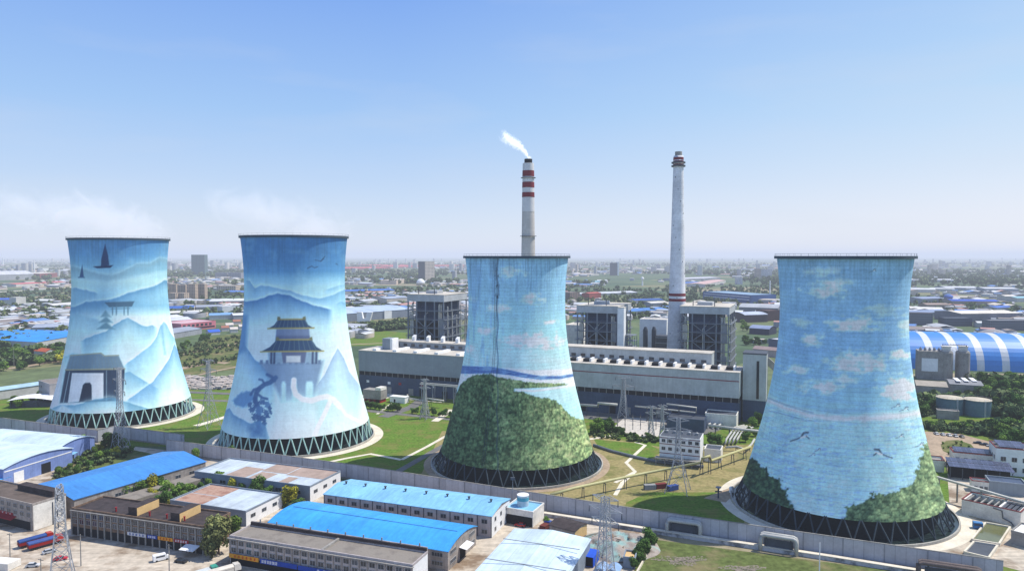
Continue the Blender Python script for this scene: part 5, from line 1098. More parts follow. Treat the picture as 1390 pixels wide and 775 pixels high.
# ------------------------------------------------------------------ pylons and poles
m_lat = mat('pylon_steel', S(176,180,186,.8), .08, .4, .5, .4)
def pylon(label, px, py, H, wb, wt=1.7, rz=0, arms=3, armL=5.5, thick=.22, m=m_lat, grp=None):
    t = thing('lattice_pylon', label, 'pylon', at(px,py), rz, grp); b = MB(); zk = H*.55
    hw = lambda z: (wb+(wt-wb)*min(z/zk,1)**.8)/2 if z < zk else wt/2*(1-.35*(z-zk)/(H-zk))
    zs = [0]; st = wb*.9
    while zs[-1] < H-1.2: zs.append(min(H, zs[-1]+max(1.7, hw(zs[-1])*1.75)))
    co = lambda z: [(-hw(z),-hw(z),z),(hw(z),-hw(z),z),(hw(z),hw(z),z),(-hw(z),hw(z),z)]
    for a, c in zip(zs[:-1], zs[1:]):
        p, q = co(a), co(c)
        for i in range(4):
            j = (i+1)%4; b.bar(p[i],q[i],thick*1.3); b.bar(p[i],q[j],thick*.7); b.bar(p[j],q[i],thick*.7); b.bar(q[i],q[j],thick*.6)
    b.build('lattice_body', m, t)
    for k in range(arms):
        z = H-1.0-k*(H*.4/max(arms,1)); L = armL*(.8+.25*(k==1)); 
        for e in (-1,1):
            a = MB(); r = hw(z); tip = (e*(r+L),0,z+.3)
            for y in (-r,r): a.bar((e*r,y,z+1.0),tip,thick*.8); a.bar((e*r,y,z-.5),tip,thick*.8)
            for f in (.3,.6): a.bar((e*(r+L*f),-r*(1-f),z+1-.7*f),(e*(r+L*f),r*(1-f),z-.5+.8*f),thick*.5)
            am = a.build('cross_arm', m, t); MB().lathe([(.1,z-1.9),(.2,z-1.4),(.1,z+.2)], 6, c=(e*(r+L-.2),0)).build('insulator', m_dsteel, am)
    return t
pylon('big lattice pylon in the lower left corner before the terraces', 84, 792, 31.5, 7.5, 3.0, R(-62), 3, 6.5, .2)
pylon('tall thin pylon standing before the painted gate of the first tower', 164, 614, 46, 7.5, 2.2, R(-30), 3, 5, .17)
pylon('tall pylon on the lawn between the first two towers', 284, 580, 42, 10, 2.2, R(-30), 3, 6.5, .18)
pylon('lattice pylon over the scrap heap at the bottom, right of the pale hall', 821, 788, 28, 5.5, 2.8, R(-40), 3, 5, .19)
pylon('pylon beside the hall wall above the white gravel yard', 846, 567, 27, 6, 2.4, R(-23), 2, 6, .3)
pylon('tall pylon in front of the white control building', 920, 667, 33, 10, 2.2, R(-23), 3, 5, .17)
pylon('small pylon in front of the grey turbine hall', 577, 568, 26, 5, 1.5, R(-23), 2, 3.5, .24)
pylon('short pylon beside the gravel yard, left of the control building', 884, 592, 18, 3.5, 1.4, R(-23), 2, 3, .24); pylon('short pylon at the left end of the control building', 899, 596, 20, 3.5, 1.4, R(-23), 2, 3, .24)
def pole(label, px, py, H, arm=1, m=m_conc, grp='utility poles'):
    t = thing('utility_pole', label, 'utility pole', at(px,py), R(-20), grp); MB().lathe([(.2,0),(.13,H)], 8).build('pole', m, t)
    for k in range(arm): MB().box(-1.2,1.2,-.08,.08,H-.6-k*1.1,H-.45-k*1.1).build('cross_arm', m_dsteel, t)
pole('pole at the left of the yard before the red awning', 14, 762, 10); pole('pole between the big left pylon and the brown terrace', 110, 768, 11); pole('pole with double arms before the yellow sign of the brown terrace', 230, 783, 11, 2); pole('short pole before the big left pylon at the bottom edge', 56, 786, 7)
pole('pole standing in the wood at the far left', 19, 497, 18); pole('thin white pole rising from the verge at the bottom edge', 1112, 790, 13, 0, m_white)
pole('pole on the lawn left of the third tower', 577, 572, 13); pole('pole on the lawn with a lamp, beside the road to the grey hall', 571, 566, 12, 1)
# ------------------------------------------------------------------ trees
m_bark = mat('bark', S(92,76,62,.8), .25, 1.5)
m_leaf = mat('leaves', (1,1,1), .15, .8, .85, .1, stain=0, attr='Col', rand=.34)
def leafcloud(n, rx, rz, zc, lobes, size, c0, c1, rng):
    """leaf sized faces spread through several overlapping lobes; inner leaves darker"""
    L = []
    for i in range(lobes):
        a = rng.uniform(0,2*PI); r = rng.uniform(.15,.62); L.append((r*rx*math.cos(a), r*rx*math.sin(a), zc+rng.uniform(-.62,.66)*rz, rng.uniform(.3,.56)))
    L.append((0,0,zc+.15*rz,.6)); L = np.array(L); k = rng.integers(0,len(L),n); b = L[k]
    d = rng.normal(size=(n,3)); d /= np.linalg.norm(d,axis=1)[:,None]; rad = rng.uniform(.45,1.05,n)**.6
    P = b[:,:3]+d*(rad*b[:,3])[:,None]*np.array([rx,rx,rz])
    nn = d+rng.normal(size=(n,3))*.55; nn /= np.linalg.norm(nn,axis=1)[:,None]
    t = np.cross(nn, rng.normal(size=(n,3))); t /= np.linalg.norm(t,axis=1)[:,None]; u = np.cross(nn,t); s = (size*rng.uniform(.6,1.35,n))[:,None]
    V = np.stack([P-t*s-u*s*.7, P+t*s-u*s*.55, P+t*s*.8+u*s*.7, P-t*s*.9+u*s*.6],1).reshape(-1,3)
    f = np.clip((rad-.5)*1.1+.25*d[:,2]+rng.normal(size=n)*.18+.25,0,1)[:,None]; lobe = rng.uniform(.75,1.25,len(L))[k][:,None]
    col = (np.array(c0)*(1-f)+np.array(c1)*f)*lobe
    return V, np.arange(4*n).reshape(n,4), np.repeat(np.clip(col,0,.9),4,0)
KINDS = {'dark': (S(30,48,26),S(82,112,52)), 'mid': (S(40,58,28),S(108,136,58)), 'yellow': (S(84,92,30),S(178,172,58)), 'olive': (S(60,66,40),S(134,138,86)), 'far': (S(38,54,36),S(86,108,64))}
def proto(kind, h, w_, n, seed, slim=1.0):
    rng = np.random.default_rng(seed); V, F, c = leafcloud(n, w_/2, h*.42, h*.56, 13, h*.034, *KINDS[kind], rng)
    V[:,2] = np.maximum(V[:,2], .25); cm = npmesh('crown', V, F, m_leaf, c)
    b = MB(); b.tube([(0,0,-.1),(.05,0,h*.25),(0,.08,h*.5),(0,0,h*.75)], [h*.028,h*.022,h*.016,h*.006], 7)
    for i in range(5): a = i*1.26+seed; b.tube([(0,0,h*(.24+.06*i)),(math.cos(a)*w_*.18,math.sin(a)*w_*.18,h*(.42+.06*i)),(math.cos(a)*w_*.34,math.sin(a)*w_*.34,h*(.52+.07*i))],[h*.013,h*.009,h*.004],5)
    return b.mesh('trunk', m_bark), cm
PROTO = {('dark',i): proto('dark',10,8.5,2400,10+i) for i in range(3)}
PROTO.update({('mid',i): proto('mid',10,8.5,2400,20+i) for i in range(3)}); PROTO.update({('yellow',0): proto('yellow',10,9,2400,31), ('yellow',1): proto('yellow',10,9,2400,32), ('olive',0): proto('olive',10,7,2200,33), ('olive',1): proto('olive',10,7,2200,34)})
def tree(kind, loc, h, label, group=None, name='tree', cat='tree', wide=1.0):
    tm, cm = PROTO[(kind, random.randrange(3 if kind in ('dark','mid') else 2))]
    t = thing(name, label, cat, loc, random.uniform(0,6.28), group); s = h/10; t.scale = (s*wide*random.uniform(.85,1.15),s*wide*random.uniform(.85,1.15),s)
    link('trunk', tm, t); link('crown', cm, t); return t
F = [('mid',111,613,9.5,'round green tree left of the pylon before the first tower'),('dark',150,612,11,'darker full tree beside the pylon before the first tower'),
 ('mid',266,624,7,'bright green tree against the barrier at the back end of the blue hall'),('dark',312,622,7,'dark tree against the barrier behind the patchy roofed warehouse'),
 ('dark',349,674,9.5,'big dark tree between the two white warehouses'),('yellow',393,686,9.5,'yellow green tree in front of the patchy warehouse end'),('yellow',314,668,6.5,'small yellow tree behind the rusty roofed warehouse'),('mid',299,662,8,'green tree left of the small yellow tree'),
 ('olive',297,752,15,'tall grey green tree at the right end of the brown terrace'),('mid',317,728,9,'bright green tree beside the tall grey green tree'),('olive',288,757,11,'lower grey green tree in front of the brown terrace corner'),
 ('dark',881,741,7,'dark bush tree at the top of the hedge beside the white kerb wall'),('dark',699,676,4,'small dark tree before the barrier behind the round tank'),('mid',742,716,4.5,'small tree between the annex and the dark shed'),('mid',79,645,4.5,'bright bush tree beside the pale blue shed')]
for k, px, py, h, lab in F: tree(k, at(px,py), h, lab)
G1 = 'trees in the belt between the long blue hall and the terraces'
for i, (px, py, h) in enumerate([(121,634,5),(134,626,6),(104,640,4.5),(95,636,4),(150,681,6.5),(160,679,6),(171,677,7.5),(181,674,7),(191,673,8),(205,670,9.5),(216,668,8),(240,676,6.5),(228,683,6.5),(250,680,6),(235,690,5),(215,684,5),(222,668,6),(262,700,4),(275,705,4),(140,684,5),(330,668,5),(283,664,6),(272,668,6),(128,616,5),(136,612,5),(142,622,5.5),(114,628,4.5),(108,633,4),(168,607,6),(156,617,5),(178,612,4),(124,642,4),(88,646,4),(145,676,7),(156,676,7),(166,674,7),(176,672,8),(186,668,8.5),(198,664,8),(212,662,7),(246,671,6),(258,672,6),(222,676,7),(232,672,7),(210,678,6),(242,686,6),(256,690,5),(268,694,5),(342,672,6),(352,668,7),(362,676,6),(376,682,5),(404,690,5)]):
    tree(['dark','mid','dark','mid','yellow'][i%5] if i != 7 else 'yellow', at(px,py+2), h, 'leafy tree in the belt between the blue hall, warehouses and terraces', G1)
for i, (px, py, h) in enumerate([(874,748,5),(868,756,5.5),(877,753,4),(864,764,5),(860,772,4.5),(871,762,3.5)]): tree('dark', at(px,py), h, 'dark shrub in the hedge running down to the bottom edge', 'hedge shrubs at the bottom edge', 'shrub', 'shrub')
for i, px in enumerate(list(range(497,540,6))+[560,566,573,581,589,597,604,611]): tree('dark', at(px, 554+(px-497)*.115), random.uniform(3.5,6.5), 'small roadside tree along the road before the grey hall', 'roadside trees before the grey hall')
for i, (px, py, h) in enumerate([(815,590,8),(822,587,8),(830,585,7),(812,582,7),(826,579,6),(836,589,5),(806,588,7),(845,592,4),(856,594,4),(864,598,4.5),(880,598,5),(890,600,4)]): tree('dark' if i%3 else 'mid', at(px,py), h, 'tree in the clump between the third tower and the gravel yard', 'trees beside the gravel yard')
for i, (px, py, h) in enumerate([(965,603,8),(972,607,8),(968,611,6),(1022,583,8),(1030,578,8.5),(1016,592,6.5),(1026,592,6),(1012,600,6),(1034,566,8),(1028,562,7),(1036,572,7)]): tree('dark' if i%3 else 'mid', at(px,py), h, 'dark tree among the pipes left of the fourth tower', 'trees left of the fourth tower')
# belts on the right
def scatter(n, poly, hr, kinds, label, group, seed):
    r = random.Random(seed); P = [at(*q) for q in poly]; xs = [p.x for p in P]; ys = [p.y for p in P]; k = 0; out = []
    while k < n:
        x, y = r.uniform(min(xs),max(xs)), r.uniform(min(ys),max(ys)); ins = False
        for a, b in zip(P, P[1:]+P[:1]):
            if (a.y > y) != (b.y > y) and x < (b.x-a.x)*(y-a.y)/(b.y-a.y)+a.x: ins = not ins
        if not ins or any((x-u)**2+(y-v)**2 < 9 for u, v in out): continue
        out.append((x,y)); k += 1; tree(r.choice(kinds), Vector((x,y,0)), r.uniform(*hr), label, group, wide=r.uniform(1.0,1.35))
scatter(30, [(1250,576),(1350,578),(1400,580),(1400,596),(1345,590),(1300,585),(1248,582)], (3,6), ['dark','dark','mid'], 'green tree in the belt between the round tanks and the car park', 'trees between the tanks and the car park', 1)
scatter(24, [(1345,585),(1400,580),(1400,615),(1352,604)], (6,10), ['dark','mid'], 'green tree in the thick clump right of the car park', 'trees right of the car park', 2)
scatter(40, [(1320,520),(1400,518),(1400,575),(1348,566),(1340,545)], (6,11), ['dark','dark','mid'], 'green tree in the wood below the striped coal store', 'wood below the coal store', 3)
scatter(10, [(1246,548),(1272,545),(1278,555),(1250,566)], (6,9), ['dark'], 'dark tree left of the round tanks', 'trees left of the tanks', 4)
scatter(6, [(1262,543),(1320,540),(1330,548),(1270,550)], (6,8), ['dark'], 'dark tree behind the round tanks', 'trees behind the tanks', 5)
scatter(14, [(1278,603),(1298,600),(1322,608),(1310,618),(1285,618)], (1.2,2.2), ['mid','olive'], 'low shrub on the oval island of the car park', 'shrubs on the car park island', 6)
patch('island', [(1277,604),(1285,598),(1300,597),(1318,603),(1324,610),(1314,616),(1292,617),(1280,612)], m_rough, .14)
scatter(30, [(-20,480),(60,474),(92,470),(90,495),(40,500),(-20,512)], (7,12), ['dark','mid','dark','mid','yellow'], 'tree in the wood left of the first tower', 'wood left of the first tower', 7)
scatter(8, [(0,548),(60,535),(66,545),(20,556)], (4,7), ['dark','mid'], 'tree around the pale canopy left of the first tower', 'trees by the pale canopy', 8)
scatter(16, [(233,472),(286,456),(292,461),(240,480)], (5,8), ['dark','dark','mid'], 'tree in the wood beyond the meadow between the first two towers', 'wood between the first two towers', 9)
# ------------------------------------------------------------------ the town beyond the plant
RC = {}
def cm(kind, c, **k):
    q = (kind,)+tuple(c)
    if q not in RC: RC[q] = mat(kind, S(*c,.78), .1, .06, stain=.25, **k)
    return RC[q]
m_flats = mat('flats_render', S(206,186,166,.76), .06, .1, stain=.2)
def flats(c, pu, pz):
    """render with a grid of dark window openings"""
    m = mat('flats_wall', S(*c,.78), .08, .06, stain=.2); n = m.node_tree.nodes; l = m.node_tree.links; p = n['Principled BSDF']; old = p.inputs['Base Color'].links[0].from_socket
    sp = n.new('ShaderNodeSeparateXYZ'); l.new(n['Texture Coordinate'].outputs['Object'], sp.inputs[0])
    def op(o, a, b):
        x = n.new('ShaderNodeMath'); x.operation = o
        for i, v in enumerate((a,b)):
            if v is None: continue
            if isinstance(v, (int,float)): x.inputs[i].default_value = v
            else: l.new(v, x.inputs[i])
        return x.outputs[0]
    fu = op('FRACT', op('DIVIDE', op('ADD', sp.outputs[0], sp.outputs[1]), pu), None); fz = op('FRACT', op('DIVIDE', sp.outputs[2], pz), None)
    k = op('MULTIPLY', op('LESS_THAN', op('ABSOLUTE', op('SUBTRACT', fu, .5), None), .28), op('LESS_THAN', op('ABSOLUTE', op('SUBTRACT', fz, .54), None), .24))
    x = n.new('ShaderNodeMix'); x.data_type = 'RGBA'; l.new(k, x.inputs[0]); l.new(old, x.inputs[6]); x.inputs[7].default_value = (.05,.06,.08,1); l.new(x.outputs[2], p.inputs['Base Color']); return m
def bg(name, label, cat, pl, pr, dep, h, roof, wall, kind='gable', rise=2.5, ridge='x', group=None, win=None, wd=None):
    A, B = at(*pl), at(*pr); lo, rz, L = base(A, B); wm = cm('town_wall', wall) if not win else flats(wall, L/win[0], h/win[1])
    t, L, lo, rz = hall(name, label, cat, A, B, dep, h, wm, cm('town_roof', roof, seam=('X',9,.1,.4)), kind, rise, ridge, .5, group)
    return t, L, lo, rz
BLU, LBL, GRY, WHT, PNK, BRN, TAN = (60,120,214), (130,196,244), (168,176,188), (232,234,236), (222,140,146), (112,84,78), (206,186,160)
W1, W2, W3 = (214,212,208), (168,172,180), (120,124,134)
# left of the first tower
bg('blue_hall', 'huge bright blue roofed hall at the left, beyond the wood', 'hall', (-70,467), (50,474), 95, 8, (58,156,244), W1)
bg('grey_hall', 'grey roofed hall behind the huge bright blue roof', 'hall', (43,454), (100,452), 60, 9, (176,186,204), W2)
bg('long_shed', 'long pale blue roofed low building left of the first tower', 'shed', (-40,548), (72,531), 15, 6.5, (190,224,244), W1, rise=1.2)
t, L, lo, rz = bg('office_block', 'grey three storey block beside the painted gate of the first tower', 'office', (53,543), (68,549), 15, 14, (150,140,132), (188,184,186), 'flat'); windows(t, L, 15, 'front', (2.5,6.5), (2,6,10), 2.2, 1.6)
t = thing('pavilion', 'pale swooping canopy roof over a dark space left of the first tower', 'canopy', at(41,553.5), R(8))
b = MB(); n = 12
for i in range(n):
    f = lambda q: 4.6+2.2*math.sin(PI*q*.9+.2); x0, x1 = -15+30*i/n, -15+30*(i+1)/n; z0, z1 = f(i/n), f((i+1)/n); b.quad((x0,0,z0),(x1,0,z1),(x1,13,z1+.6),(x0,13,z0+.6))
b.build('roof', m_white, t)
for x in (-13,-5,4,13):
    for y in (1,12): MB().box(x-.25,x+.25,y-.25,y+.25,0,4.6).build('post', m_dsteel, t)
MB().box(-13,12,2,11,0,3).build('dark_block', m_dsteel, t)  # dark block fills the space below the roof
bg('small_shed', 'small blue roofed shed at the edge of the wood beside the first tower', 'shed', (80,466), (98,464), 20, 5, BLU, W1)
bg('cottage', 'little red roofed house inside the wood left of the first tower', 'house', (46,482), (62,484), 10, 5, (206,104,70), W1)
bg('blue_hall', 'blue and white roofed hall near the left edge, far beyond the wood', 'hall', (-30,414), (22,413), 60, 10, (66,110,210), W1); bg('white_house', 'white boxy building beside the far blue and white hall', 'house', (13,416), (22,416), 30, 18, WHT, W1, 'flat')
bg('long_hall', 'long pink roofed hall far off left of the first tower', 'hall', (22,389.5), (90,386), 60, 9, (226,120,124), W1)
bg('white_hall', 'wide arched pale hall far off at the left edge', 'hall', (-10,381), (46,379), 120, 24, (214,216,224), W2, 'arc', 14)
bg('white_hall', 'cream hall with a red base right of the thin white stack', 'hall', (54,378), (78,376), 120, 22, (232,222,210), (150,80,80)); bg('white_house', 'small white block behind the cream hall with red base', 'house', (52,369), (58,369), 60, 22, WHT, WHT, 'flat')
for px, py, y0, lab in ((47,375,353,'thin white stack far off left of the first tower'),(4,360,350,'faint white stack at the far left horizon'),(1045,408,381,'thin pale mast far off left of the fourth tower')):
    p = at(px,py); H = topz(px,y0,p.y); t = thing('far_stack', lab, 'stack', p); r = max(1.2, .95/964*p.y); MB().lathe([(r,0),(r*.7,H)], 14).build('shaft', m_white, t)
# between the first two towers
t, L, lo, rz = bg('office_tower', 'tall grey green glass office block between the first two towers', 'tower block', (260,373), (278,373), 40, topz(269,346,at(269,373).y), (120,150,156), (92,124,128), 'flat', win=(9,16))
for i, (a, c, y0, y1) in enumerate([(229,239,386,405),(241,252,387,407),(254,265,386,408),(267,278,386,407)]):
    D = at(a,y1).y; bg('apartment_block', f'tall beige apartment block, {["leftmost","second from left","third from left","rightmost"][i]} of four between the first towers', 'apartments', (a,y1), (c,y1), 16, topz(a,y0,D), (226,214,200), (208,184,164), 'flat', group='beige apartment blocks', win=(5,11))
for i, (a, c) in enumerate([(228,238),(239,250)]): bg('apartment_block', f'lower beige apartment block in front of the tall ones, {["left","right"][i]}', 'apartments', (a,409), (c,409.5), 14, 19, (230,214,200), (214,190,170), 'flat', group='lower beige apartment blocks', win=(5,6))
for i, (a, c) in enumerate([(292,308),(310,327)]): bg('flat_block', f'grey block right of the glass office block, {["nearer to it","farther from it"][i]}', 'block', (a,378), (c,378), 40, 26, (180,184,194), (150,154,168), 'flat', win=(8,5))
bg('low_block', 'low cream block above the blue roof left of the second tower', 'block', (294,395), (320,395), 40, 15, (226,210,190), (214,196,176), 'flat', win=(9,3))
bg('blue_hall', 'small far blue roofed hall against the left side of the second tower', 'hall', (303,400), (336,401), 50, 8, (92,140,216), W1)
bg('white_hall', 'big white roofed hall against the left side of the second tower', 'hall', (284,415), (338,414), 90, 9, WHT, (128,134,146)); bg('grey_hall', 'grey roofed hall left of the big white roof', 'hall', (266,422), (302,421), 45, 7, (170,178,194), W2)
bg('white_house', 'white walled cluster of a house below the big white roof', 'house', (302,425), (320,424), 25, 11, (210,214,222), WHT, 'flat')
bg('blue_hall', 'dark blue roofed hall touching the right side of the first tower', 'hall', (220,425), (262,424), 60, 8, (54,108,196), W1); bg('white_hall', 'white strip roofed shed below the dark blue roof', 'hall', (224,430), (276,428), 24, 6, (236,234,226), W2)
bg('light_hall', 'light blue roofed shed in the middle between the first two towers', 'hall', (284,434), (316,433), 35, 7, (134,180,226), W1); bg('white_hall', 'white shed left of the second tower, beside the light blue shed', 'hall', (317,434), (340,433), 30, 7, WHT, W2)
bg('white_hall', 'pair of long white roofs left of the pink walled building', 'hall', (228,443), (262,441), 60, 8, (222,226,232), W2)
t, L, lo, rz = bg('pink_building', 'pink walled building between the first two towers', 'factory', (246,450), (293,445), 45, 10, (226,190,196), (226,134,150), 'flat'); MB().box(2,L-2,-.3,-.01,2,4).build('window_band', m_glass, t)
for i in range(7): MB().box(3+i*L/8,3+i*L/8+4,-.34,-.02,5.5,8.5).build('window', m_glass, t)
bg('grey_hall', 'grey roofed shed below the pink walled building', 'hall', (230,461), (274,453), 40, 7, (168,176,190), W2)
bg('small_shed', 'bright blue tarpaulin roofed shed beside the meadow', 'shed', (284,455), (299,454), 14, 4, (60,110,226), W1)
for i, (px, py) in enumerate([(312,446),(322,441),(330,448),(306,450),(318,452),(336,442)]): bg('small_house', 'little white and brown house left of the second tower, by the meadow', 'house', (px-5,py), (px+5,py-.5), 9, 5, [(226,214,204),(176,120,100)][i%2], W1, group='little houses by the meadow')
# white spoil heaps and plant parked beyond the lawn
rp = random.Random(5); b = MB()
for i in range(520):
    p = at(rp.uniform(236,330), rp.uniform(512,529)); s = rp.uniform(.4,2.6); b.box(p.x-s,p.x+s,p.y-s*.8,p.y+s*.8,0,s*rp.uniform(.4,1.1))
tag(b.build('scrap_blocks', mat('pale_scrap', S(218,206,196,.78), .4, .3, stain=.5), None), 'pale jumble of broken blocks beyond the lawn between the first towers', 'rubble', kind='stuff')
for i in range(14):
    px = 292+(i%7)*6.4; py = 524+(i//7)*4.5; car('small car parked by the rubble beyond the lawn', at(px,py), R(75), [(40,44,54),(210,212,216),(70,74,90),(120,122,130)][i%4], group='cars parked beyond the lawn')
# between the second and third towers
t, L, lo, rz = bg('office_tower', 'pale slab tower block with a dark end wall, behind the boiler houses', 'tower block', (577,382), (590,381.5), 40, topz(583,355,at(583,381.5).y), (214,206,200), (214,202,190), 'flat', win=(7,14)); MB().box(-.3,-.01,.3,39.7,.2,topz(583,355,at(583,381.5).y)-.5).build('end_wall', m_dsteel, t)
for i, (a, c, y) in enumerate([(470,530,366.5),(530,575,364),(575,640,363),(500,560,362.2)]): bg('red_roofs', f'far pinkish red roofed row near the horizon, {["leftmost","second","rightmost","farthest"][i]} of four', 'hall', (a,y), (c,y-.6), 420, 14, (232,104,112), (206,120,120), group='far red roofs')
for i, (px, py, r) in enumerate([(562,384,5.5),(571,387,7)]): 
    p = at(px,py); t = thing('storage_dome', f'white storage dome before the pale slab tower, {["left","right"][i]} one', 'dome', p); MB().lathe([(r*2.2*math.cos(a),r*2.4*math.sin(a)+6) for a in np.linspace(0,PI/2-.02,8)], 24).build('dome', m_white, t, smooth=True); MB().lathe([(r*2.2,0),(r*2.2,6)], 24).build('drum', m_conc, t)
bg('blue_hall', 'long thin blue roof far off right of the second tower', 'hall', (466,399.5), (536,397.5), 70, 8, (76,124,208), W1); bg('white_house', 'white hut in the middle of the long thin blue roof', 'house', (525,397), (529,397), 16, 14, WHT, WHT, 'flat'); bg('white_house', 'white hut at the left end of the long thin blue roof', 'house', (495,399), (498,399), 14, 12, WHT, WHT, 'flat')
bg('low_block', 'pale building with grey roof left of the darkest boiler house', 'block', (525,413), (556,411), 55, 12, (178,190,210), (214,204,194)); bg('low_block', 'low cream walled block behind the darkest boiler house roof', 'block', (538,386), (553,384), 60, 14, (214,204,196), (226,206,188), 'flat')
bg('long_hall', 'long silver roofed hall right of the second tower', 'hall', (460,438), (556,430), 95, 13, (188,206,228), (132,142,158), 'arc', 5); bg('white_hall', 'white striped hall end right of the sculptural white gate', 'hall', (522,433), (552,430), 30, 13, WHT, WHT, 'flat')
p = at(496,440); t = thing('gate_monument', 'white sculptural gate with a deep notch, before the long silver hall', 'monument', p, R(-10)); k = 26/964*p.y/26
b = MB(); b.extr([(-11,0),(-4,0),(-4,5),(0,4),(4,5),(4,0),(7,0),(13,19),(4.5,19),(2.5,9),(-2,9),(-4,19),(-12,19)], 'x', 0, 5); o = b.build('gate_frame', m_white, t); o.rotation_euler = (0,0,-PI/2)
# beyond the third tower and the grey chimney
t, L, lo, rz = bg('office_tower', 'dark tower block with one white edge, far beyond the boiler houses', 'tower block', (829,374), (838,374), 40, topz(833,357,at(833,374).y), (110,116,130), (92,98,112), 'flat', win=(6,14)); MB().box(L+.26,L+8,0,40,0,topz(833,355.5,at(833,374).y)).build('white_edge', m_white, t)
for i in range(7): bg('greenhouse', 'white greenhouse roof in the row beyond the boiler houses', 'greenhouse', (790+i*11,402-i*.4), (800+i*11,401.6-i*.4), 60, 5, (226,230,236), W2, group='white greenhouses')
bg('brick_house', 'red brick roofed house just above the lift shaft boiler house roof', 'house', (800,406), (816,405), 25, 13, (190,96,90), (176,92,86)); bg('brown_block', 'brown boxy block immediately right of the third tower', 'block', (774,408), (787,407), 25, 18, (150,140,138), (140,122,114), 'flat', win=(4,4))
bg('blue_hall', 'upper dark blue roof left of the grey chimney', 'hall', (862,413), (901,412), 40, 8, (60,102,176), W1); bg('blue_hall', 'lower light blue roof left of the grey chimney', 'hall', (856,429), (908,426), 50, 8, (86,142,212), W1); bg('white_hall', 'white roofed shed between the two blue roofs by the grey chimney', 'hall', (884,417), (908,416), 30, 8, (232,228,220), W2)
bg('light_hall', 'thin turquoise roof far beyond the third tower', 'hall', (795,386), (820,385), 60, 7, (156,204,226), W1); bg('white_hall', 'long cream roof far beyond the third tower', 'hall', (775,374), (802,374.5), 90, 9, (236,220,206), W1)
t = thing('water_tower', 'far white ball water tower left of the grey chimney', 'water tower', at(872,388)); MB().lathe([(3,0),(2.4,19)], 12).build('stem', m_white, t); MB().lathe([(6*math.sin(a)+.05,25-6*math.cos(a)) for a in np.linspace(.1,PI-.1,9)], 20).build('ball', m_white, t, smooth=True)
bg('white_hall', 'long pale roof right of the grey chimney, far off', 'hall', (930,382), (978,380), 110, 10, (216,216,226), W2); bg('blue_hall', 'far blue roof directly right of the grey chimney', 'hall', (930,388), (955,387), 60, 9, (84,128,206), W1); bg('pink_building', 'far pinkish roof beyond the blue glass works', 'hall', (957,390), (985,384), 60, 10, (222,186,180), W1)
t, L, lo, rz = bg('glass_works', 'long blue glazed factory beyond the cream roofed boiler house', 'factory', (954,406), (1019,412), 70, 18, (150,180,206), (58,100,160), 'flat'); [MB().box(4,L-4,-.3,-.01,z,z+1.4).build('white_band', m_white, t) for z in (7,13)]
for i, (a, c, y0, y1) in enumerate([(1001,1008,377,386),(1027,1033,365,381),(1036,1041,366,380),(1043,1048,366,379)]): bg('apartment_block', f'far pale apartment block left of the fourth tower, {["lowest and leftmost","with warm beige walls","second from right","rightmost"][i]}', 'apartments', (a,y1), (c,y1), 30, topz(a,y0,at(a,y1).y), (224,222,222), [(230,230,234),(214,190,176),(224,224,232),(226,226,234)][i], 'flat', win=(4,9))
bg('long_hall', 'broad grey arched roof left of the fourth tower', 'hall', (1003,424), (1056,426), 60, 10, (190,194,200), (140,140,148), 'arc', 5); bg('light_hall', 'blue grey hall with white parapet below the broad arched roof', 'hall', (1011,438), (1042,437), 40, 12, (196,206,224), (92,80,88), 'arc', 3); bg('brown_block', 'dark brown block against the left side of the fourth tower', 'block', (1042,436), (1060,435), 25, 16, (96,74,74), (86,66,70), 'flat')
bg('grey_shed', 'blue grey arched shed with white end left of the fourth tower', 'shed', (1017,453), (1044,455), 26, 8, (150,164,196), (64,70,92), 'arc', 3); bg('white_hall', 'thin cream roofed strip below the blue grey arched shed', 'shed', (1024,466), (1043,466), 12, 4, (240,226,204), W2, 'flat'); bg('grey_shed', 'grey walled block with white top beside the fourth tower', 'block', (1043,472), (1058,474), 16, 10, WHT, (110,118,138), 'flat')
bg('long_shed', 'long low building with round windows behind the stair tower', 'shed', (1022,482), (1062,486), 12, 7, (170,150,146), (206,190,186)); scatter(9, [(1004,461),(1040,463),(1042,471),(1003,470)], (6,9), ['dark'], 'tree in the row beyond the white stair tower', 'trees beyond the stair tower', 21); scatter(5, [(1005,440),(1016,440),(1016,450),(1003,450)], (6,9), ['mid'], 'tree by the blue grey arched shed', 'trees by the arched shed', 22)
# right of the fourth tower
t, L, lo, rz = bg('apartment_block', 'dark fronted flats immediately right of the fourth tower', 'apartments', (1234,441), (1266,442), 14, 18, (126,104,100), (128,132,142), 'flat', win=(11,5)); bg('grey_hall', 'blue grey roof above the dark fronted flats', 'hall', (1232,433), (1293,430), 45, 9, (146,164,196), W2)
t, L, lo, rz = bg('flat_block', 'long low block with window rows above the striped coal store', 'block', (1282,443), (1320,443), 16, 12, (120,128,140), (104,112,128), 'flat', win=(14,3)); bg('flat_block', 'grey row of blocks at the right edge above the coal store', 'block', (1344,449), (1400,449), 18, 14, (150,152,158), (132,134,144), 'flat', win=(18,4))
bg('blue_hall', 'long deep blue roof right of the small dome', 'hall', (1292,415), (1358,416), 60, 10, (48,92,196), (176,160,150)); t = thing('dome_tower', 'small round tower with a blue domed cap beside the deep blue roof', 'dome', at(1287,413)); MB().lathe([(8,0),(8,15)], 20).build('drum', m_conc, t); MB().lathe([(9.5*math.cos(a),15+7*math.sin(a)) for a in np.linspace(0,PI/2-.02,7)], 24).build('dome', cm('town_roof', (92,128,200)), t, smooth=True)
bg('white_hall', 'wide cream roofed hall at the right, above the coal store', 'hall', (1305,437), (1383,436), 60, 13, (244,236,220), (136,136,146)); bg('blue_hall', 'small blue roof between the cream roofed hall and the deep blue one', 'hall', (1353,423), (1376,422), 30, 7, (76,120,206), W1)
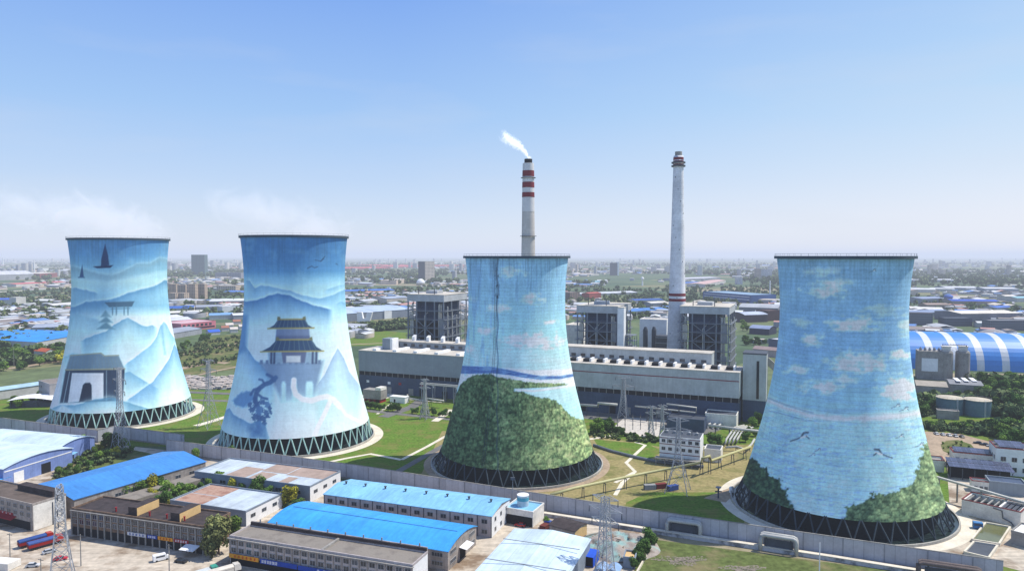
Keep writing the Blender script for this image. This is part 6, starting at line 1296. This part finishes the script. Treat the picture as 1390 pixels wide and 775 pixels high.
bg('low_block', 'tan walled row left of the deep blue roof', 'block', (1258,420), (1290,420), 30, 9, (170,150,140), (176,158,144)); bg('grey_hall', 'grey blue roof behind the tan walled row', 'hall', (1252,412), (1285,411), 60, 10, (150,164,194), W2)
for i, (a, c, y) in enumerate([(1238,1304,382.5),(1284,1330,394),(1337,1383,395.5)]): bg('greenhouse', f'long far white roof right of the fourth tower, {["farthest","nearer left","nearer right"][i]}', 'greenhouse', (a,y), (c,y+.4), 90, 8, (224,226,234), (180,184,196), group='far white roofs')
bg('white_hall', 'white roofed hut at the right below the far white roofs', 'hall', (1365,408), (1380,408), 30, 10, (240,232,220), W1); bg('light_hall', 'turquoise roof cut by the right edge', 'hall', (1380,410), (1400,410), 40, 9, (150,206,220), W1); bg('white_house', 'cream box peeping out right of the fourth tower rim', 'house', (1232,401), (1246,401), 30, 13, (244,224,206), (226,206,190), 'flat')
t = thing('ash_cone', 'grey conical roof rising behind the striped coal store', 'dome', at(1348,462)); MB().lathe([(26,0),(26,4),(8,13),(2,14)], 32).build('cone_roof', mat('cone_sheet', S(176,172,172,.78), .1, .2, stain=.3), t)
# ------------------------------------------------------------------ far town, woods, tracks
def many(name, boxes, m, label, cat):
    """one mass of little far buildings: (x, y, half length, half width, height, angle, wall rgb, roof rgb)"""
    n = len(boxes); B = np.array([b[:6] for b in boxes]); cw = np.array([b[6] for b in boxes]); cr = np.array([b[7] for b in boxes])
    c, s = np.cos(B[:,5]), np.sin(B[:,5]); V = np.zeros((n,18,3)); col = np.zeros((n,18,3))
    sx = np.array([-1,1,1,-1]); sy = np.array([-1,-1,1,1])
    for k in range(4):
        lx, ly = B[:,2]*sx[k], B[:,3]*sy[k]; X, Y = B[:,0]+lx*c-ly*s, B[:,1]+lx*s+ly*c
        V[:,k] = np.stack([X,Y,X*0],1); V[:,k+4] = np.stack([X,Y,B[:,4]],1); V[:,k+8] = V[:,k+4]+np.array([0,0,.01]); col[:,k] = cw*.9; col[:,k+4] = cw; col[:,k+8] = cr
    for k, e in ((0,-1),(1,1)):
        lx = B[:,2]*e; X, Y = B[:,0]+lx*c, B[:,1]+lx*s; V[:,12+k] = np.stack([X,Y,B[:,4]+np.where(B[:,4] > 16, .02, B[:,3]*.18)],1); col[:,12+k] = cr
    V = V[:,:14]; col = col[:,:14]; o = np.arange(n)[:,None,None]*14
    F = np.array([(0,1,5,4),(1,2,6,5),(2,3,7,6),(3,0,4,7),(8,9,13,12),(10,11,12,13),(9,10,13,13),(11,8,12,12)])
    Q = (o+F[None,:6]).reshape(-1,4); me = npmesh(name, V.reshape(-1,3), Q, m, col.reshape(-1,3)); ob = link(name, me); tag(ob, label, cat, kind='stuff'); return ob
m_far = mat('far_town', (1,1,1), .12, .05, stain=.15, attr='Col')
rp = random.Random(11); bx = []
roofs = [S(*c,.78) for c in ((228,230,232),(228,230,232),(228,226,222),(206,210,216),(196,204,214),(170,178,190),(186,190,196),(104,148,210),(196,150,140),(150,140,136),(214,204,190))]
walls_ = [S(*c,.78) for c in ((220,218,216),(200,198,198),(176,178,186),(214,200,186))]
def density(x, y): return fbm(np.array([x/700.0]), np.array([y/900.0]), 77, 3)[0]
keep = []
for o in list(C.objects):
    if o.parent is None and o.type == 'EMPTY': keep.append((o.location.x,o.location.y))
K = np.array(keep)
while len(bx) < 5200:
    D = 900*math.exp(rp.uniform(0,2.9)); x = rp.uniform(-.85,.85)*D
    if density(x,D) < .46+rp.uniform(-.06,.08): continue
    if D < 2600 and np.min((K[:,0]-x)**2+((K[:,1]-D)*.6)**2) < 45**2: continue
    if D < 1150 and not (-.2*D > x or x > .3*D): continue
    if -110 < x-.0*D < 330 and D < 760: continue
    tall = D > 3200 and rp.random() < .13; big = rp.random() < .25
    l_ = rp.uniform(6,14)*(2.6 if big and not tall else 1)*(1 if D < 4000 else 1.5); wd = rp.uniform(4,8)*(2.2 if big and not tall else 1)*(1 if D < 4000 else 1.5); h_ = rp.uniform(20,60) if tall else rp.uniform(4,9)
    bx.append((x,D,l_,wd,h_,R(-20)+rp.choice((0,PI/2))+rp.uniform(-.1,.1),rp.choice(walls_),rp.choice(roofs)))
many('far_town', bx, m_far, 'countless small far buildings of the town spread to the horizon', 'town')
# woods and hedgerows over the plain, each tree a loose clump of leaf masses
m_fleaf = mat('far_leaves', (1,1,1), .2, .2, .9, .05, stain=0, attr='Col')
def wood_mass(name, pts, hs, nper, label, seed):
    rng = np.random.default_rng(seed); n = len(pts); P = np.array(pts); h = np.array(hs)
    k = np.repeat(np.arange(n), nper); N = n*nper; d = rng.normal(size=(N,3)); d /= np.linalg.norm(d,axis=1)[:,None]; r = rng.uniform(.3,1,N)**.5
    c = np.stack([P[k,0], P[k,1], h[k]*.55], 1)+d*(r*h[k])[:,None]*np.array([.5,.5,.42]); s = (h[k]*rng.uniform(.10,.24,N))[:,None]
    nn = d+rng.normal(size=(N,3))*.5; nn /= np.linalg.norm(nn,axis=1)[:,None]; t = np.cross(nn, rng.normal(size=(N,3))); t /= np.linalg.norm(t,axis=1)[:,None]; u = np.cross(nn,t)
    V = np.stack([c-t*s-u*s*.8,c+t*s-u*s*.7,c+t*s*.8+u*s,c-t*s+u*s*.7],1).reshape(-1,3); V[:,2] = np.maximum(V[:,2],.1)
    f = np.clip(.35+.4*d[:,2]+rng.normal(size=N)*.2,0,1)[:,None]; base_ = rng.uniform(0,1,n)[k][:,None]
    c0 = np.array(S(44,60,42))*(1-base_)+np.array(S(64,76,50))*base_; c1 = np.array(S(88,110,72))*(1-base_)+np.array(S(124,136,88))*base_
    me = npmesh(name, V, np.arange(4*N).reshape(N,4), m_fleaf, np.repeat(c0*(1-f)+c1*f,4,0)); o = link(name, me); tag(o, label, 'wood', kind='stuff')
pts = []; hs = []
def free(x, y, m): return np.min((K[:,0]-x)**2+(K[:,1]-y)**2) > m*m
FB = np.array([(b[0],b[1]) for b in bx if b[1] < 3000])
def row(px0, py0, px1, py1, n, h=(5,9), jit=4):
    a, b = at(px0,py0), at(px1,py1)
    for i in range(n): q = a.lerp(b, rp.random()); pts.append((q.x+rp.uniform(-jit,jit), q.y+rp.uniform(-jit,jit))); hs.append(rp.uniform(*h))
for a in [(1322,522,1395,522,60),(1335,545,1395,545,60),(1345,562,1395,568,50),(1350,590,1395,592,30),(0,482,90,476,60),(0,496,85,490,60),(1250,552,1275,548,25),(466,447,556,438,110),(466,452,556,446,110),(460,420,470,440,20),(0,432,95,428,60),(0,440,60,437,50),(0,425,95,420,50),(60,436,95,433,30)]: row(*a, jit=9)
for a in [(236,484,335,464,90),(236,490,335,470,60),(238,500,330,484,60),(250,474,335,456,70)]: row(*a, h=(1.5,4.5), jit=12)
while len(pts) < 9500:
    D = 720*math.exp(rp.uniform(0,2.6)); x = rp.uniform(-.85,.85)*D
    if density(x+5000,D) < .47: continue
    if D < 1150 and -.5*D < x < .30*D: continue
    if D < 800 and x > 0: continue
    if D < 1900 and not free(x,D,26): continue
    nr = np.min((FB[:,0]-x)**2+(FB[:,1]-D)**2) if D < 3000 else 1e9
    if nr < 14**2: continue
    pts.append((x,D)); hs.append(rp.uniform(6,12)*(1 if D < 2500 else 1.8))
# undergrowth below the nearer tree belts
def under(poly, n, h, label, seed):
    r = random.Random(seed); P = [at(*q) for q in poly]; xs = [p.x for p in P]; ys = [p.y for p in P]; out = []; hh = []
    while len(out) < n:
        x, y = r.uniform(min(xs),max(xs)), r.uniform(min(ys),max(ys)); ins = False
        for a, b in zip(P, P[1:]+P[:1]):
            if (a.y > y) != (b.y > y) and x < (b.x-a.x)*(y-a.y)/(b.y-a.y)+a.x: ins = not ins
        if ins: out.append((x,y)); hh.append(r.uniform(*h))
    wood_mass('undergrowth', out, hh, 70, label, seed)
under([(72,652),(98,615),(140,607),(172,612),(178,620),(120,640)], 130, (1.2,3.2), 'low bushes and weeds between the pale blue shed and the blue hall', 51)
under([(132,688),(166,676),(215,660),(228,664),(222,682),(200,690),(150,690)], 130, (1.5,3.6), 'low bushes between the blue hall and the brown terrace', 52)
under([(205,690),(232,680),(262,668),(330,664),(340,672),(250,676),(232,694),(290,712),(250,706)], 110, (1.2,3.0), 'low bushes around the rusty roofed warehouse', 53)
under([(338,672),(420,684),(404,694),(336,678)], 60, (1.2,3.0), 'low bushes in front of the patchy roofed warehouse', 54)
under([(1248,577),(1400,577),(1400,600),(1340,593),(1248,584)], 220, (1.5,4), 'bushes in the belt between the round tanks and the car park', 55)
under([(1246,550),(1275,545),(1275,560),(1248,568)], 60, (1.5,4), 'bushes left of the round tanks', 56)
under([(800,580),(840,583),(900,598),(892,603),(800,594)], 110, (1.0,2.6), 'bushes along the edge of the white gravel yard', 57)
under([(884,724),(890,734),(868,768),(852,772),(862,750)], 60, (1.0,2.4), 'weeds under the hedge beside the white kerb wall', 58)
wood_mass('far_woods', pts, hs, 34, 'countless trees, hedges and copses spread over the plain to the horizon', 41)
# meadow, tracks and bare soil beyond the plant
patch('meadow', [(466,470),(545,468),(556,452),(520,449),(462,452)], m_lawn, .1)
patch('meadow', [(232,512),(330,500),(345,452),(290,456),(226,488)], m_rough, .1)
ribbon('track', [(225,486),(270,477),(345,461)], 6, m_dirt, .2); ribbon('track', [(230,503),(262,497),(288,492),(310,493)], 11, m_dirt, .2); ribbon('track', [(270,509),(300,502),(345,494)], 5, m_dirt, .22)
ribbon('track', [(-40,506),(30,498),(100,487)], 9, m_dirt, .2); ribbon('track', [(466,468),(520,466),(550,462)], 6, m_dirt, .2); ribbon('road', [(225,531),(345,536)], 7, m_asphalt, .24)
ribbon('road', [(-40,399),(40,394),(110,389)], 26, m_path, .5); ribbon('road', [(225,383),(300,377),(345,375)], 40, m_path, .5); ribbon('road', [(-40,410),(60,402),(100,400)], 14, m_dirt, .4)
# ------------------------------------------------------------------ vapour and smoke
def plume(name, label, loc, box, shape, dens, glow, seed, sc_, thr, tint=(.95,.96,1)):
    """vapour trailing towards -x from a source: shape = (length, rise, bend, start radius, end radius, squash in depth)"""
    LN, RS, PW, r0, r1, sq = shape
    m = bpy.data.materials.new(name); m.use_nodes = True; n = m.node_tree.nodes; l = m.node_tree.links; n.clear()
    def op(o, a, b=None, c=None):
        x = n.new('ShaderNodeMath'); x.operation = o
        for i, v in enumerate((a,b,c)):
            if v is None: continue
            if isinstance(v, (int,float)): x.inputs[i].default_value = v
            else: l.new(v, x.inputs[i])
        return x.outputs[0]
    out = n.new('ShaderNodeOutputMaterial'); tc = n.new('ShaderNodeTexCoord'); sp = n.new('ShaderNodeSeparateXYZ'); l.new(tc.outputs['Object'], sp.inputs[0])
    no = n.new('ShaderNodeTexNoise'); no.inputs['Scale'].default_value = sc_; no.inputs['Detail'].default_value = 7; no.inputs['Roughness'].default_value = .66; no.inputs['Distortion'].default_value = 1.2
    mp = n.new('ShaderNodeMapping'); mp.inputs['Location'].default_value = (seed*13,seed*7,0); l.new(tc.outputs['Object'], mp.inputs[0]); l.new(mp.outputs[0], no.inputs['Vector'])
    t = op('MINIMUM', op('MAXIMUM', op('DIVIDE', sp.outputs[0], -LN), 0), 1.2); zc = op('MULTIPLY', op('POWER', t, PW), RS); r = op('MULTIPLY_ADD', t, r1-r0, r0)
    dz = op('SUBTRACT', sp.outputs[2], zc); dx = op('MAXIMUM', sp.outputs[0], op('MULTIPLY', op('ADD', sp.outputs[0], LN), -1)); dx = op('MAXIMUM', dx, 0); dy = op('MULTIPLY', sp.outputs[1], sq)
    d = op('DIVIDE', op('SQRT', op('ADD', op('ADD', op('MULTIPLY', dz, dz), op('MULTIPLY', dy, dy)), op('MULTIPLY', dx, dx))), r)
    f = op('MAXIMUM', op('SUBTRACT', 1, d), 0)
    q = op('ADD', no.outputs[0], op('MULTIPLY_ADD', f, .6, op('MULTIPLY_ADD', t, -.12, -.34)))
    mr = n.new('ShaderNodeMapRange'); mr.inputs[1].default_value = thr; mr.inputs[2].default_value = thr+.3; mr.inputs[3].default_value = 0; mr.inputs[4].default_value = dens; l.new(q, mr.inputs[0])
    mu = op('MULTIPLY', mr.outputs[0], op('MINIMUM', op('MULTIPLY', f, 3), 1))
    sv = n.new('ShaderNodeVolumeScatter'); sv.inputs['Color'].default_value = (.96,.97,1,1); l.new(mu, sv.inputs['Density'])
    em = n.new('ShaderNodeEmission'); em.inputs['Color'].default_value = (*tint,1); l.new(op('MULTIPLY', mu, glow), em.inputs['Strength'])  # vapour is made to glow in place of multiply scattered daylight
    a = n.new('ShaderNodeAddShader'); l.new(sv.outputs[0], a.inputs[0]); l.new(em.outputs[0], a.inputs[1]); l.new(a.outputs[0], out.inputs['Volume'])
    o = MB().box(*box).build(name, m, None, loc=loc); tag(o, label, 'vapour'); return o
plume('vapour_plume', 'thin pale vapour drifting left off the rim of the first tower', (-246,467,117), (-116,40,-34,34,-1,66), (84,22,.7,36,34,.75), .034, .36, 3, .045, .45, (.84,.88,1))
plume('vapour_plume', 'faint grey vapour drifting off the rim of the second tower', (-108,407,117), (-78,36,-34,34,-1,48), (60,16,.7,31,28,.75), .03, .36, 8, .05, .45, (.84,.88,1))
plume('smoke_plume', 'white smoke curling left from the top of the red banded chimney', (cx,CY,HZA+4), (-28,7,-12,12,-3,33), (17,16,.55,4.4,12,1), .26, .8, 5, .24, .37)
# ------------------------------------------------------------------ ground level haze
hm = bpy.data.materials.new('haze_volume'); hm.use_nodes = True; hn = hm.node_tree.nodes; hn.clear(); hl = hm.node_tree.links
ho = hn.new('ShaderNodeOutputMaterial'); hv = hn.new('ShaderNodeVolumeAbsorption'); he = hn.new('ShaderNodeEmission'); ha = hn.new('ShaderNodeAddShader')
HZ = 1/11000
hv.inputs['Color'].default_value = (0,0,0,1); hv.inputs['Density'].default_value = HZ
he.inputs['Color'].default_value = (.66,.74,.93,1); he.inputs['Strength'].default_value = HZ  # added glow stands in for daylight scattered within the haze
hl.new(hv.outputs[0], ha.inputs[0]); hl.new(he.outputs[0], ha.inputs[1]); hl.new(ha.outputs[0], ho.inputs['Volume'])
hz = MB().box(-45000, 45000, -600, 59000, -3, 215).build('haze', hm); tag(hz, 'pale blue summer haze lying over the whole plain', 'haze', kind='stuff')
